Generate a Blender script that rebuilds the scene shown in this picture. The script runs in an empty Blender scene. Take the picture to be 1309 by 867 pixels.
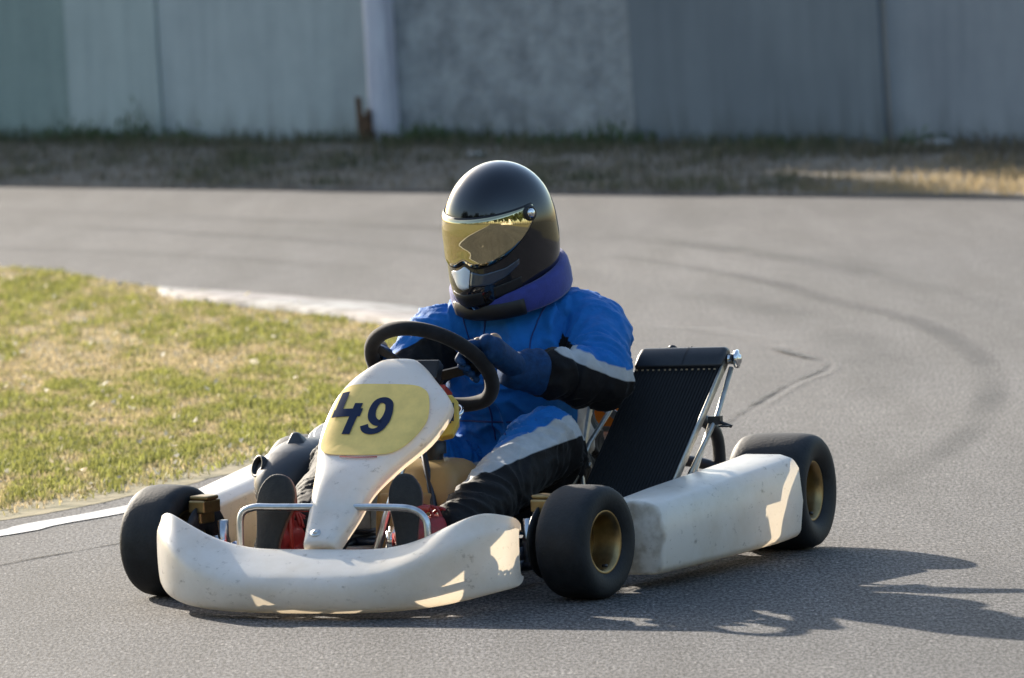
import bpy, bmesh, math, random
import numpy as np
from mathutils import Vector, Matrix, noise
R = math.radians
random.seed(7); rng = np.random.default_rng(7)
scene = bpy.context.scene
C = bpy.data.collections.new("scene"); scene.collection.children.link(C)

# ------------------------------------------------------------ camera
cam_d = bpy.data.cameras.new("camera"); cam = bpy.data.objects.new("camera", cam_d)
scene.collection.objects.link(cam); scene.camera = cam
cr = Vector((0.99931456, -0.00260722, -0.03692702)); cu = Vector((0.03701894, 0.07038114, 0.99683303))
cf = Vector((0.0, 0.99751677, -0.07042942))
cam.matrix_world = Matrix(((cr.x, cu.x, -cf.x, 0), (cr.y, cu.y, -cf.y, 0), (cr.z, cu.z, -cf.z, 1.71955), (0, 0, 0, 1)))
cam_d.sensor_width = 36; cam_d.lens = 247.43; cam_d.clip_start = 0.5; cam_d.clip_end = 3000
cam_d.dof.use_dof = True; cam_d.dof.focus_distance = 16.35; cam_d.dof.aperture_fstop = 8.0

# ------------------------------------------------------------ world + sun
SUN_EL = R(22.8); sx, sy = -0.53, 0.85                 # towards the sun (horizontal)
l = math.hypot(sx, sy); sx /= l; sy /= l
w = bpy.data.worlds.new("World"); scene.world = w; w.use_nodes = True
nt = w.node_tree; nt.nodes.clear()
sky = nt.nodes.new("ShaderNodeTexSky"); sky.sky_type = 'NISHITA'; sky.sun_disc = False
sky.sun_elevation = SUN_EL; sky.sun_rotation = math.atan2(sx, sy) % (2*math.pi)
sky.air_density = 1.3; sky.dust_density = 1.6; sky.ozone_density = 2.0
bg = nt.nodes.new("ShaderNodeBackground"); bg.inputs[1].default_value = 0.13
ow = nt.nodes.new("ShaderNodeOutputWorld"); nt.links.new(sky.outputs[0], bg.inputs[0]); nt.links.new(bg.outputs[0], ow.inputs[0])
sl = bpy.data.lights.new("sun", 'SUN'); sl.energy = 5.0; sl.angle = R(0.55); sl.color = (1.0, 0.90, 0.76)
so = bpy.data.objects.new("sun", sl); scene.collection.objects.link(so)
to_sun = Vector((sx*math.cos(SUN_EL), sy*math.cos(SUN_EL), math.sin(SUN_EL)))
so.rotation_euler = to_sun.to_track_quat('Z', 'Y').to_euler(); so.location = (-20, 40, 30)
vs = scene.view_settings; vs.view_transform = 'Standard'; vs.look = 'None'; vs.gamma = 1.0; vs.exposure = 1.15
vs.use_curve_mapping = False
scene.cycles.max_bounces = 8

# ------------------------------------------------------------ materials
def mat(name, col=(.5, .5, .5), rough=.5, metal=0.0, var=0.0, vscale=20, bump=0.0, bscale=60, coat=0.0,
        col2=None, spec=None, transl=0.0, tcol=None, detail=6, vcol=None, stretch=None, sheen=0.0, rvar=0.0):
    m = bpy.data.materials.new(name); m.use_nodes = True
    n = m.node_tree.nodes; L = m.node_tree.links; b = n["Principled BSDF"]; out = n["Material Output"]
    b.inputs["Roughness"].default_value = rough; b.inputs["Metallic"].default_value = metal
    b.inputs["Base Color"].default_value = (*col, 1)
    if coat: b.inputs["Coat Weight"].default_value = coat; b.inputs["Coat Roughness"].default_value = .05
    if spec is not None: b.inputs["Specular IOR Level"].default_value = spec
    if sheen: b.inputs["Sheen Weight"].default_value = sheen; b.inputs["Sheen Roughness"].default_value = .4
    tc = n.new("ShaderNodeTexCoord"); vec = tc.outputs["Object"]
    if stretch:
        mp = n.new("ShaderNodeMapping"); mp.inputs["Scale"].default_value = stretch; L.new(vec, mp.inputs[0]); vec = mp.outputs[0]
    base = None
    if vcol:
        a = n.new("ShaderNodeAttribute"); a.attribute_name = vcol; base = a.outputs["Color"]
    if var or col2:
        tx = n.new("ShaderNodeTexNoise"); tx.inputs["Scale"].default_value = vscale; tx.inputs["Detail"].default_value = detail
        tx.inputs["Roughness"].default_value = .65
        L.new(vec, tx.inputs["Vector"])
        r = n.new("ShaderNodeValToRGB"); r.color_ramp.elements[0].position = .35; r.color_ramp.elements[1].position = .65
        if col2 is None:
            r.color_ramp.elements[0].color = (1-var, 1-var, 1-var, 1); r.color_ramp.elements[1].color = (1+var, 1+var, 1+var, 1)
            mx = n.new("ShaderNodeMix"); mx.data_type = 'RGBA'; mx.blend_type = 'MULTIPLY'; mx.inputs[0].default_value = 1
            if base: L.new(base, mx.inputs[6])
            else: mx.inputs[6].default_value = (*col, 1)
            L.new(r.outputs[0], mx.inputs[7]); base = mx.outputs[2]
        else:
            r.color_ramp.elements[0].color = (*col, 1); r.color_ramp.elements[1].color = (*col2, 1); base = r.outputs[0]
        L.new(tx.outputs[0], r.inputs[0])
        if rvar:
            mr = n.new("ShaderNodeMapRange"); mr.inputs[3].default_value = rough-rvar; mr.inputs[4].default_value = rough+rvar
            L.new(tx.outputs[0], mr.inputs[0]); L.new(mr.outputs[0], b.inputs["Roughness"])
    if base: L.new(base, b.inputs["Base Color"])
    if bump:
        t2 = n.new("ShaderNodeTexNoise"); t2.inputs["Scale"].default_value = bscale; t2.inputs["Detail"].default_value = 5
        L.new(vec, t2.inputs["Vector"])
        bp = n.new("ShaderNodeBump"); bp.inputs["Strength"].default_value = 1; bp.inputs["Distance"].default_value = bump
        L.new(t2.outputs[0], bp.inputs["Height"]); L.new(bp.outputs[0], b.inputs["Normal"])
    if transl:
        t = n.new("ShaderNodeBsdfTranslucent"); t.inputs[0].default_value = (*(tcol or col), 1)
        if tcol is None and base: L.new(base, t.inputs[0])
        ms = n.new("ShaderNodeMixShader"); ms.inputs[0].default_value = transl
        L.new(b.outputs[0], ms.inputs[1]); L.new(t.outputs[0], ms.inputs[2]); L.new(ms.outputs[0], out.inputs[0])
    return m

M = {}
def white_plastic(name, transl):
    m = mat(name, (.78, .77, .74), .30, transl=transl, tcol=(.95, .80, .58), bump=.0003, bscale=30)
    n = m.node_tree.nodes; L = m.node_tree.links; b = n["Principled BSDF"]
    tc = n.new("ShaderNodeTexCoord")
    a = n.new("ShaderNodeTexNoise"); a.inputs["Scale"].default_value = 5; a.inputs["Detail"].default_value = 8; a.inputs["Roughness"].default_value = .7
    mp = n.new("ShaderNodeMapping"); mp.inputs["Scale"].default_value = (1.6, 1.3, 2.6); L.new(tc.outputs["Object"], mp.inputs[0])
    c = n.new("ShaderNodeTexNoise"); c.inputs["Scale"].default_value = 22; c.inputs["Detail"].default_value = 9; c.inputs["Roughness"].default_value = .75
    L.new(tc.outputs["Object"], a.inputs["Vector"]); L.new(mp.outputs[0], c.inputs["Vector"])
    r1 = n.new("ShaderNodeValToRGB"); r1.color_ramp.elements[0].position = .32; r1.color_ramp.elements[0].color = (.66, .62, .55, 1)
    r1.color_ramp.elements[1].position = .58; r1.color_ramp.elements[1].color = (.80, .78, .74, 1)
    r2 = n.new("ShaderNodeValToRGB"); r2.color_ramp.elements[0].position = .31; r2.color_ramp.elements[0].color = (.18, .18, .18, 1)
    r2.color_ramp.elements[1].position = .42; r2.color_ramp.elements[1].color = (1, 1, 1, 1)
    mx = n.new("ShaderNodeMix"); mx.data_type = 'RGBA'; mx.blend_type = 'MULTIPLY'; mx.inputs[0].default_value = .8
    L.new(a.outputs[0], r1.inputs[0]); L.new(c.outputs[0], r2.inputs[0]); L.new(r1.outputs[0], mx.inputs[6]); L.new(r2.outputs[0], mx.inputs[7])
    L.new(mx.outputs[2], b.inputs["Base Color"])
    return m
M['white'] = white_plastic("white_plastic", .28)
M['pod'] = white_plastic("pod_plastic", .26)
def add_dirt(m):
    n = m.node_tree.nodes; L = m.node_tree.links; b = n["Principled BSDF"]; src = b.inputs["Base Color"].links[0].from_socket
    tc = n.new("ShaderNodeTexCoord"); sp = n.new("ShaderNodeSeparateXYZ"); L.new(tc.outputs["Object"], sp.inputs[0])
    t = n.new("ShaderNodeTexNoise"); t.inputs["Scale"].default_value = 26; t.inputs["Detail"].default_value = 8; L.new(tc.outputs["Object"], t.inputs["Vector"])
    a = n.new("ShaderNodeMath"); a.operation = 'MULTIPLY_ADD'; a.inputs[1].default_value = .06; L.new(t.outputs[0], a.inputs[0]); L.new(sp.outputs[0], a.inputs[2])
    r = n.new("ShaderNodeMapRange"); r.inputs[1].default_value = .362; r.inputs[2].default_value = .376; L.new(a.outputs[0], r.inputs[0])
    x = n.new("ShaderNodeMix"); x.data_type = 'RGBA'; L.new(r.outputs[0], x.inputs[0]); L.new(src, x.inputs[6])
    t2 = n.new("ShaderNodeTexNoise"); t2.inputs["Scale"].default_value = 40; t2.inputs["Detail"].default_value = 8; L.new(tc.outputs["Object"], t2.inputs["Vector"])
    r2 = n.new("ShaderNodeValToRGB"); r2.color_ramp.elements[0].position = .38; r2.color_ramp.elements[0].color = (.32, .29, .25, 1); r2.color_ramp.elements[1].position = .62; r2.color_ramp.elements[1].color = (.60, .57, .51, 1)
    L.new(t2.outputs[0], r2.inputs[0]); L.new(r2.outputs[0], x.inputs[7]); L.new(x.outputs[2], b.inputs["Base Color"])
add_dirt(M['pod'])
M['rubber'] = mat("rubber", (.013, .014, .016), .66, var=.35, vscale=28, bump=.0008, bscale=150, rvar=.1, spec=.35)
M['gold'] = mat("gold_metal", (.30, .21, .10), .40, 1.0, var=.2, vscale=30, rvar=.1)
M['steel'] = mat("steel", (.55, .55, .55), .28, 1.0, var=.15, vscale=40)
M['chrome'] = mat("chrome", (.75, .75, .75), .18, 1.0)
M['alu'] = mat("aluminium", (.42, .41, .38), .48, 1.0, var=.15, vscale=60)
M['dark'] = mat("dark_metal", (.03, .03, .032), .45, .6, var=.3, vscale=60)
M['black'] = mat("black_plastic", (.018, .018, .02), .42, var=.2, vscale=40)
M['airbox'] = mat("airbox_plastic", (.035, .036, .04), .45, bump=.001, bscale=30)
M['frame'] = mat("frame_paint", (.03, .035, .05), .35, .3)
M['redp'] = mat("red_paint", (.35, .03, .02), .35)
M['orange'] = mat("orange_plastic", (.8, .22, .02), .4)
M['grey'] = mat("grey_plastic", (.25, .26, .28), .4, .3)
M['tank'] = mat("fuel_tank_plastic", (.52, .38, .18), .35, var=.12, vscale=12, transl=.4, tcol=(.8, .55, .24))
M['navy'] = mat("label_navy", (.015, .02, .035), .5)
M['yellow'] = mat("yellow_sticker", (.84, .58, .18), .7, var=.08, vscale=25, spec=.2)
M['digit'] = mat("digit_ink", (.022, .032, .065), .9, spec=.08)
M['redline'] = mat("red_line", (.35, .05, .03), .5)
M['visor'] = mat("gold_mirror_visor", (.56, .49, .31), .03, 1.0)
M['helmet'] = mat("black_gloss_paint", (.006, .006, .009), .10, coat=.8, spec=.3)
M['hblack'] = mat("matte_black_trim", (.008, .008, .009), .5)
M['hwhite'] = mat("silver_white_paint", (.62, .66, .70), .2, coat=.6)
M['collar'] = mat("purple_collar_fabric", (.028, .040, .22), .8, var=.12, vscale=50, bump=.001, bscale=300, sheen=.3)
M['suit'] = mat("race_suit_fabric", (.008, .125, .40), .72, vcol="Zone", var=.10, vscale=30, bump=.007, bscale=24, sheen=.05, spec=.22)
def zones(m):
    n = m.node_tree.nodes; L = m.node_tree.links; at_ = [x for x in n if x.type == 'ATTRIBUTE'][0]; tgt = at_.outputs["Color"].links[0].to_socket
    sp = n.new("ShaderNodeSeparateColor"); L.new(at_.outputs["Color"], sp.inputs[0])
    tx = n.new("ShaderNodeTexCoord"); nz_ = n.new("ShaderNodeTexNoise"); nz_.inputs["Scale"].default_value = 60; L.new(tx.outputs["Object"], nz_.inputs[0])
    cur = None
    for k_, c_ in ((0, (.40, .41, .42)), (1, (.0045, .004, .005))):
        mr = n.new("ShaderNodeMapRange"); mr.inputs[1].default_value = .490; mr.inputs[2].default_value = .510; L.new(sp.outputs[k_], mr.inputs[0])
        x = n.new("ShaderNodeMix"); x.data_type = 'RGBA'; L.new(mr.outputs[0], x.inputs[0])
        if cur: L.new(cur, x.inputs[6])
        else: x.inputs[6].default_value = (.008, .125, .40, 1)
        x.inputs[7].default_value = (*c_, 1); cur = x.outputs[2]
    L.new(cur, tgt)
zones(M['suit'])
M['glove'] = mat("blue_glove_leather", (.004, .034, .105), .7, var=.3, vscale=60, bump=.0015, bscale=90, spec=.25)
M['tanleather'] = mat("tan_glove_palm", (.30, .19, .12), .6, var=.2, vscale=50)
M['red_leather'] = mat("red_shoe_leather", (.26, .018, .018), .45, var=.25, vscale=50, bump=.0006, bscale=200)
M['sole'] = mat("shoe_sole_rubber", (.020, .018, .016), .75, var=.3, vscale=60, bump=.001, bscale=250)
M['seat'] = mat("seat_shell", (.015, .015, .016), .4)
M['brown'] = mat("brown_rust", (.12, .055, .035), .8, var=.4, vscale=40)

# ------------------------------------------------------------ helpers
def tag(o, label=None, cat=None, group=None, kind=None):
    if label: o['label'] = label
    if cat: o['category'] = cat
    if group: o['group'] = group
    if kind: o['kind'] = kind
    return o
def empty(name, loc=(0, 0, 0), rz=0, parent=None):
    o = bpy.data.objects.new(name, None); C.objects.link(o); o.location = loc; o.rotation_euler = (0, 0, rz)
    o.empty_display_size = .1
    if parent: o.parent = parent
    return o
def mesh(name, verts, faces, m, parent=None, smooth=True, mi=None):
    me = bpy.data.meshes.new(name); me.from_pydata([tuple(v) for v in verts], [], faces); me.update()
    ms = m if isinstance(m, (list, tuple)) else [m]
    for x in ms: me.materials.append(x)
    if smooth: me.polygons.foreach_set("use_smooth", [True]*len(me.polygons))
    if mi is not None: me.polygons.foreach_set("material_index", mi)
    o = bpy.data.objects.new(name, me); C.objects.link(o)
    if parent: o.parent = parent
    return o
def recalc(o):
    bm = bmesh.new(); bm.from_mesh(o.data); bmesh.ops.recalc_face_normals(bm, faces=bm.faces); bm.to_mesh(o.data); bm.free()
def mods(o, bevel=None, sub=0, seg=3, solid=None, autosm=None):
    if solid: s = o.modifiers.new("solid", 'SOLIDIFY'); s.thickness = solid; s.offset = 0
    if bevel:
        b = o.modifiers.new("bevel", 'BEVEL'); b.width = bevel; b.segments = seg; b.limit_method = 'ANGLE'; b.angle_limit = R(30)
        b.harden_normals = False
    if sub: s = o.modifiers.new("sub", 'SUBSURF'); s.levels = sub; s.render_levels = sub
    return o
class MB:
    def __init__(s): s.v = []; s.f = []; s.mi = []; s.cur = 0
    def add(s, v, f):
        k = len(s.v); s.v += [Vector(x) for x in v]; s.f += [[i+k for i in q] for q in f]; s.mi += [s.cur]*len(f); return s
    def box(s, c, d, rot=None):
        vs_ = [Vector((x*d[0]/2, y*d[1]/2, z*d[2]/2)) for x in (-1, 1) for y in (-1, 1) for z in (-1, 1)]
        if rot is not None: vs_ = [rot @ v for v in vs_]
        c = Vector(c)
        return s.add([v+c for v in vs_], [(0, 1, 3, 2), (4, 6, 7, 5), (0, 4, 5, 1), (2, 3, 7, 6), (0, 2, 6, 4), (1, 5, 7, 3)])
    def bar(s, a, b, wd, th, up=(0, 0, 1)):
        a = Vector(a); b = Vector(b); d = (b-a); L_ = d.length; d.normalize(); u = Vector(up); sd = d.cross(u).normalized(); u2 = sd.cross(d)
        m = Matrix((d, sd, u2)).transposed()
        return s.box((a+b)/2, (L_, wd, th), m)
    def tube(s, pts, r, n=12, closed=False, cap=True):
        pts = [Vector(p) for p in pts]; N = len(pts); rr = r if isinstance(r, (list, tuple)) else [r]*N
        T = []
        for i in range(N):
            if closed: t = pts[(i+1) % N]-pts[i-1]
            else: t = pts[min(i+1, N-1)]-pts[max(i-1, 0)]
            T.append(t.normalized())
        u = Vector((0, 0, 1)) if abs(T[0].z) < .9 else Vector((1, 0, 0))
        u = (u-T[0]*u.dot(T[0])).normalized(); vv = []
        for i in range(N):
            u = (u-T[i]*u.dot(T[i])).normalized(); w_ = T[i].cross(u)
            for k in range(n):
                a = 2*math.pi*k/n; vv.append(pts[i]+(u*math.cos(a)+w_*math.sin(a))*rr[i])
        ff = []
        for i in range(N if closed else N-1):
            j = (i+1) % N
            for k in range(n):
                k2 = (k+1) % n; ff.append((i*n+k, i*n+k2, j*n+k2, j*n+k))
        if cap and not closed: ff.append(tuple(range(n))[::-1]); ff.append(tuple((N-1)*n+k for k in range(n)))
        return s.add(vv, ff)
    def lathe(s, prof, c, ax, n=48, closed=False):
        """prof: (along axis, radius)"""
        ax = Vector(ax).normalized(); c = Vector(c)
        u = ax.orthogonal().normalized(); w_ = ax.cross(u); vv = []; ff = []; P = len(prof)
        for k in range(n):
            a = 2*math.pi*k/n; d = u*math.cos(a)+w_*math.sin(a)
            for (y, r) in prof: vv.append(c+ax*y+d*r)
        for k in range(n):
            k2 = (k+1) % n
            for i in range(P if closed else P-1):
                j = (i+1) % P; ff.append((k*P+i, k*P+j, k2*P+j, k2*P+i))
        return s.add(vv, ff)
    def ball(s, c, r, rot=None, n=16, mth=10):
        r = r if isinstance(r, (list, tuple)) else (r, r, r); c = Vector(c); vv = [Vector((0, 0, r[2]))]
        for i in range(1, mth):
            t = math.pi*i/mth
            for k in range(n):
                a = 2*math.pi*k/n; vv.append(Vector((r[0]*math.sin(t)*math.cos(a), r[1]*math.sin(t)*math.sin(a), r[2]*math.cos(t))))
        vv.append(Vector((0, 0, -r[2])))
        if rot is not None: vv = [rot @ v for v in vv]
        ff = [(0, 1+k, 1+(k+1) % n) for k in range(n)]
        for i in range(mth-2):
            for k in range(n):
                a = 1+i*n+k; b = 1+i*n+(k+1) % n; ff.append((a, a+n, b+n, b))
        e = len(vv)-1; ff += [(e, e-n+(k+1) % n, e-n+k) for k in range(n)]
        return s.add([v+c for v in vv], ff)
    def cap(s, a, b, ra, rb, n=18):
        """capsule from a to b, radii ra rb"""
        a = Vector(a); b = Vector(b); d = (b-a).normalized(); pts = []; rr = []
        for i in range(6):
            t = math.pi/2*(i/5); pts.append(a-d*ra*math.cos(t)*1.0); rr.append(max(ra*math.sin(t), ra*.02))
        for i in range(6):
            t = math.pi/2*(i/5); pts.append(b+d*rb*math.sin(t)); rr.append(max(rb*math.cos(t), rb*.02))
        return s.tube(pts, rr, n)
    def loft(s, rings, capit=True, closed=True):
        n = len(rings[0]); vv = [p for r in rings for p in r]; ff = []
        for i in range(len(rings)-1):
            for k in range(n if closed else n-1):
                k2 = (k+1) % n; ff.append((i*n+k, i*n+k2, (i+1)*n+k2, (i+1)*n+k))
        if capit: ff.append(tuple(range(n))[::-1]); ff.append(tuple((len(rings)-1)*n+k for k in range(n)))
        return s.add(vv, ff)
    def build(s, name, m, parent=None, smooth=True, fix=True):
        o = mesh(name, s.v, s.f, m, parent, smooth, s.mi if isinstance(m, (list, tuple)) else None)
        if fix: recalc(o)
        return o
def cr_spline(P, n=8, closed=True):
    P = [Vector(p) for p in P]; N = len(P); out = []
    for i in range(N if closed else N-1):
        p0 = P[(i-1) % N] if closed or i > 0 else P[0]; p1 = P[i]; p2 = P[(i+1) % N]
        p3 = P[(i+2) % N] if closed or i+2 < N else P[-1]
        for k in range(n):
            t = k/n
            out.append(.5*((2*p1)+(p2-p0)*t+(2*p0-5*p1+4*p2-p3)*t*t+(3*p1-p0-3*p2+p3)*t**3))
    if not closed: out.append(P[-1])
    return out
def remesh(mb, name, m, parent, voxel, smooth_it=6, shr=.5):
    o = mb.build(name, m, None)
    md = o.modifiers.new("r", 'REMESH'); md.mode = 'VOXEL'; md.voxel_size = voxel; md.use_smooth_shade = True
    sm = o.modifiers.new("s", 'SMOOTH'); sm.factor = shr; sm.iterations = smooth_it
    dg = bpy.context.evaluated_depsgraph_get(); me = bpy.data.meshes.new_from_object(o.evaluated_get(dg))
    old = o.data; o.modifiers.clear(); o.data = me; bpy.data.meshes.remove(old); me.name = name
    me.materials.clear()
    for x in (m if isinstance(m, (list, tuple)) else [m]): me.materials.append(x)
    me.polygons.foreach_set("use_smooth", [True]*len(me.polygons))
    if parent: o.parent = parent
    return o
def getco(me):
    a = np.empty(len(me.vertices)*3, np.float32); me.vertices.foreach_get("co", a); return a.reshape(-1, 3)

# ============================================================ GROUND, ROAD, VERGE
def grid_sheet(name, x0, x1, y0, y1, nx, ny, zf, m):
    vv = []; ff = []
    for j in range(ny+1):
        for i in range(nx+1):
            x = x0+(x1-x0)*i/nx; y = y0+(y1-y0)*j/ny; vv.append((x, y, zf(x, y)))
    for j in range(ny):
        for i in range(nx): a = j*(nx+1)+i; ff.append((a, a+1, a+nx+2, a+nx+1))
    return mesh(name, vv, ff, m)
mground = mat("dry_ground", (.10, .10, .04), .95, col2=(.20, .16, .08), vscale=1.3, bump=.02, bscale=8)
g = mesh("ground", [(-900, -900, -.02), (900, -900, -.02), (900, 900, -.02), (-900, 900, -.02)], [(0, 1, 2, 3)], mground)
tag(g, kind='structure')

def asphalt():
    m = mat("asphalt", (.1, .1, .1), .8)
    n = m.node_tree.nodes; L = m.node_tree.links; b = n["Principled BSDF"]
    tc = n.new("ShaderNodeTexCoord"); v = tc.outputs["Object"]
    def nz(sc, det=4, ro=.6, stretch=None):
        t = n.new("ShaderNodeTexNoise"); t.inputs["Scale"].default_value = sc; t.inputs["Detail"].default_value = det; t.inputs["Roughness"].default_value = ro
        if stretch:
            mp = n.new("ShaderNodeMapping"); mp.inputs["Scale"].default_value = stretch; L.new(v, mp.inputs[0]); L.new(mp.outputs[0], t.inputs["Vector"])
        else: L.new(v, t.inputs["Vector"])
        return t.outputs[0]
    def ramp(s, p0, c0, p1, c1):
        r = n.new("ShaderNodeValToRGB"); r.color_ramp.elements[0].position = p0; r.color_ramp.elements[0].color = (*c0, 1)
        r.color_ramp.elements[1].position = p1; r.color_ramp.elements[1].color = (*c1, 1); L.new(s, r.inputs[0]); return r.outputs[0]
    def mul(a, c, f=1.0):
        x = n.new("ShaderNodeMix"); x.data_type = 'RGBA'; x.blend_type = 'MULTIPLY'; x.inputs[0].default_value = f
        L.new(a, x.inputs[6]); L.new(c, x.inputs[7]); return x.outputs[2]
    fine = ramp(nz(120, 3, .75, (1, .28, 1)), .41, (.020, .020, .021), .59, (.140, .1375, .1375))
    stones = ramp(nz(100, 2, .5, (1, .3, 1)), .62, (1, 1, 1), .70, (2.2, 2.1, 2.0))
    mid = ramp(nz(9, 5, .6), .3, (.82, .82, .83), .7, (1.12, 1.11, 1.10))
    big = ramp(nz(.55, 4, .55, (1, .5, 1)), .3, (.80, .80, .82), .7, (1.18, 1.15, 1.12))
    streak = ramp(nz(1.6, 4, .6, (2.6, .28, 1)), .35, (.80, .80, .80), .65, (1.12, 1.12, 1.12))
    c = mul(mul(mul(mul(fine, stones), mid), big), streak)
    L.new(c, b.inputs["Base Color"])
    bp = n.new("ShaderNodeBump"); bp.inputs["Distance"].default_value = .0035; bp.inputs["Strength"].default_value = .9
    L.new(nz(130, 4, .7, (1, .3, 1)), bp.inputs["Height"]); L.new(bp.outputs[0], b.inputs["Normal"])
    b.inputs["Specular IOR Level"].default_value = .30; b.inputs["Roughness"].default_value = .85
    return m
M['asphalt'] = asphalt()
# outer edge of the track in front of the wall (sampled on the ground), then round behind the camera
edge = [(-14, 50.5), (-8, 43.6), (-4.6, 39.7), (-2.69, 37.38), (-1.81, 36.46), (-.98, 35.59), (.01, 34.61), (.58, 34.03), (1.31, 33.34), (1.7, 32.98), (2.38, 32.33), (5.0, 29.6), (8.5, 24.5), (10.5, 17), (11, 8), (10.5, -10), (9.5, -45)]
edge = [p.to_tuple()[:2] for p in cr_spline([(x, y, 0) for x, y in edge], 6, False)]
def rough_edge(pts, amp, s=3.0, n=4):
    out = []
    for i in range(len(pts)-1):
        a = Vector((*pts[i], 0)); b = Vector((*pts[i+1], 0)); k = max(1, int((b-a).length/.12)) if (a.length < 60) else 1
        k = min(k, 40)
        for j in range(k):
            p = a.lerp(b, j/k); d = noise.noise(Vector((p.x*s, p.y*s, 3.1)))*amp+noise.noise(Vector((p.x*s*4, p.y*s*4, 7)))*amp*.5
            nrm = Vector((-(b-a).y, (b-a).x, 0)).normalized(); p = p+nrm*d; out.append((p.x, p.y))
    out.append(pts[-1]); return out
inner_left = [(-9.5, -45), (-9, -10), (-8.5, 5), (-7.5, 12), (-12, 20), (-40, 30), (-40, 62)]
road_poly = rough_edge(edge, .03)+inner_left
def poly_sheet(name, pts, z, m, kind='structure'):
    o = mesh(name, [(x, y, z) for x, y in pts], [tuple(range(len(pts)))], m, smooth=False)
    bm = bmesh.new(); bm.from_mesh(o.data); bmesh.ops.triangulate(bm, faces=bm.faces); bmesh.ops.recalc_face_normals(bm, faces=bm.faces)
    for f in bm.faces:
        if f.normal.z < 0: f.normal_flip()
    bm.to_mesh(o.data); bm.free()
    if kind: tag(o, kind=kind)
    return o
poly_sheet("asphalt_track", road_poly, 0, M['asphalt'])

# infield (grass island), its border
g_out = [(-14, 33.0), (-5, 31.3), (-3.2, 30.6), (-2.16, 29.7), (-1.94, 29.35), (-1.59, 28.45), (-1.33, 27.61), (-.9, 26.66), (-.58, 25.7), (-.34, 24.87), (-.09, 23.97), (.06, 23.3)]
g_in = [(.07, 22.9), (-.04, 22.5), (-.33, 21.27), (-.58, 20.14), (-.87, 19.22), (-1.1, 18.74), (-1.24, 18.46), (-1.36, 18.30), (-1.9, 17.5), (-2.5, 16.4), (-2.9, 14), (-3.1, 5), (-4.5, -12), (-8, -45), (-60, -45), (-60, 33)]
infield = g_out+g_in
def inside(px, py, poly):
    poly = np.array(poly); x = poly[:, 0]; y = poly[:, 1]; x2 = np.roll(x, -1); y2 = np.roll(y, -1); c = np.zeros(len(px), bool)
    for a, b, c2, d in zip(x, y, x2, y2):
        if b == d: continue
        k = ((b > py) != (d > py)) & (px < (c2-a)*(py-b)/(d-b)+a); c ^= k
    return c
msoil = mat("infield_soil", (.12, .11, .05), .95, col2=(.28, .225, .13), vscale=7, bump=.015, bscale=14)
inf = poly_sheet("infield_soil", rough_edge(infield, .03, 5), .0012, msoil)
# kerb: low worn painted concrete on the far side of the infield
ko = [(-1.40, 28.0), (-1.28, 27.8), (-.95, 27.3), (-.76, 26.95), (-.51, 26.5), (-.33, 26.1), (-.1, 25.4), (.14, 24.6), (.27, 23.6), (.25, 22.6)]
ki = [(-1.40, 27.95), (-1.36, 27.45), (-1.14, 26.75), (-.92, 26.3), (-.68, 25.75), (-.5, 25.3), (-.3, 24.6), (-.08, 23.9), (.02, 23.3), (.03, 22.7)]
def kerbmat():
    m = mat("kerb_paint", (.6, .6, .6), .85)
    n = m.node_tree.nodes; L = m.node_tree.links; b = n["Principled BSDF"]
    tc = n.new("ShaderNodeTexCoord"); sp = n.new("ShaderNodeSeparateXYZ"); L.new(tc.outputs["Object"], sp.inputs[0])
    mr = n.new("ShaderNodeMath"); mr.operation = 'MULTIPLY'; mr.inputs[1].default_value = 1/1.75; L.new(sp.outputs[1], mr.inputs[0])
    ad = n.new("ShaderNodeMath"); ad.operation = 'ADD'; ad.inputs[1].default_value = .35; L.new(mr.outputs[0], ad.inputs[0])
    fr = n.new("ShaderNodeMath"); fr.operation = 'FRACT'; L.new(ad.outputs[0], fr.inputs[0])
    r = n.new("ShaderNodeValToRGB"); r.color_ramp.elements[0].position = .47; r.color_ramp.elements[0].color = (.31, .305, .295, 1)
    r.color_ramp.elements[1].position = .53; r.color_ramp.elements[1].color = (.29, .265, .255, 1); L.new(fr.outputs[0], r.inputs[0])
    t = n.new("ShaderNodeTexNoise"); t.inputs["Scale"].default_value = 9; t.inputs["Detail"].default_value = 8; L.new(tc.outputs["Object"], t.inputs["Vector"])
    r2 = n.new("ShaderNodeValToRGB"); r2.color_ramp.elements[0].position = .38; r2.color_ramp.elements[0].color = (.45, .43, .42, 1)
    r2.color_ramp.elements[1].position = .6; r2.color_ramp.elements[1].color = (1, 1, 1, 1); L.new(t.outputs[0], r2.inputs[0])
    x = n.new("ShaderNodeMix"); x.data_type = 'RGBA'; x.blend_type = 'MULTIPLY'; x.inputs[0].default_value = 1
    L.new(r.outputs[0], x.inputs[6]); L.new(r2.outputs[0], x.inputs[7]); L.new(x.outputs[2], b.inputs["Base Color"])
    return m
M['kerb'] = kerbmat()
kos = cr_spline([(x, y, 0) for x, y in ko], 5, False); kis = cr_spline([(x, y, 0) for x, y in ki], 5, False)
rings = []
for qi, (a, b) in enumerate(zip(kos, kis)):
    kh = min(1, qi/9); wd = noise.noise(Vector((a.x*2, a.y*2, 0)))*.02
    rings.append([Vector((a.x, a.y, -.01)), Vector((a.x, a.y, .006)), a.lerp(b, .35)+Vector((0, 0, .006+kh*(.016+wd*.2))), a.lerp(b, .8)+Vector((0, 0, .006+kh*(.030+wd*.3))), Vector((b.x, b.y, .006+.026*kh)), Vector((b.x, b.y, -.01))])
k = MB().loft(rings, False, False).build("kerb", M['kerb']); tag(k, kind='structure')
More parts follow.
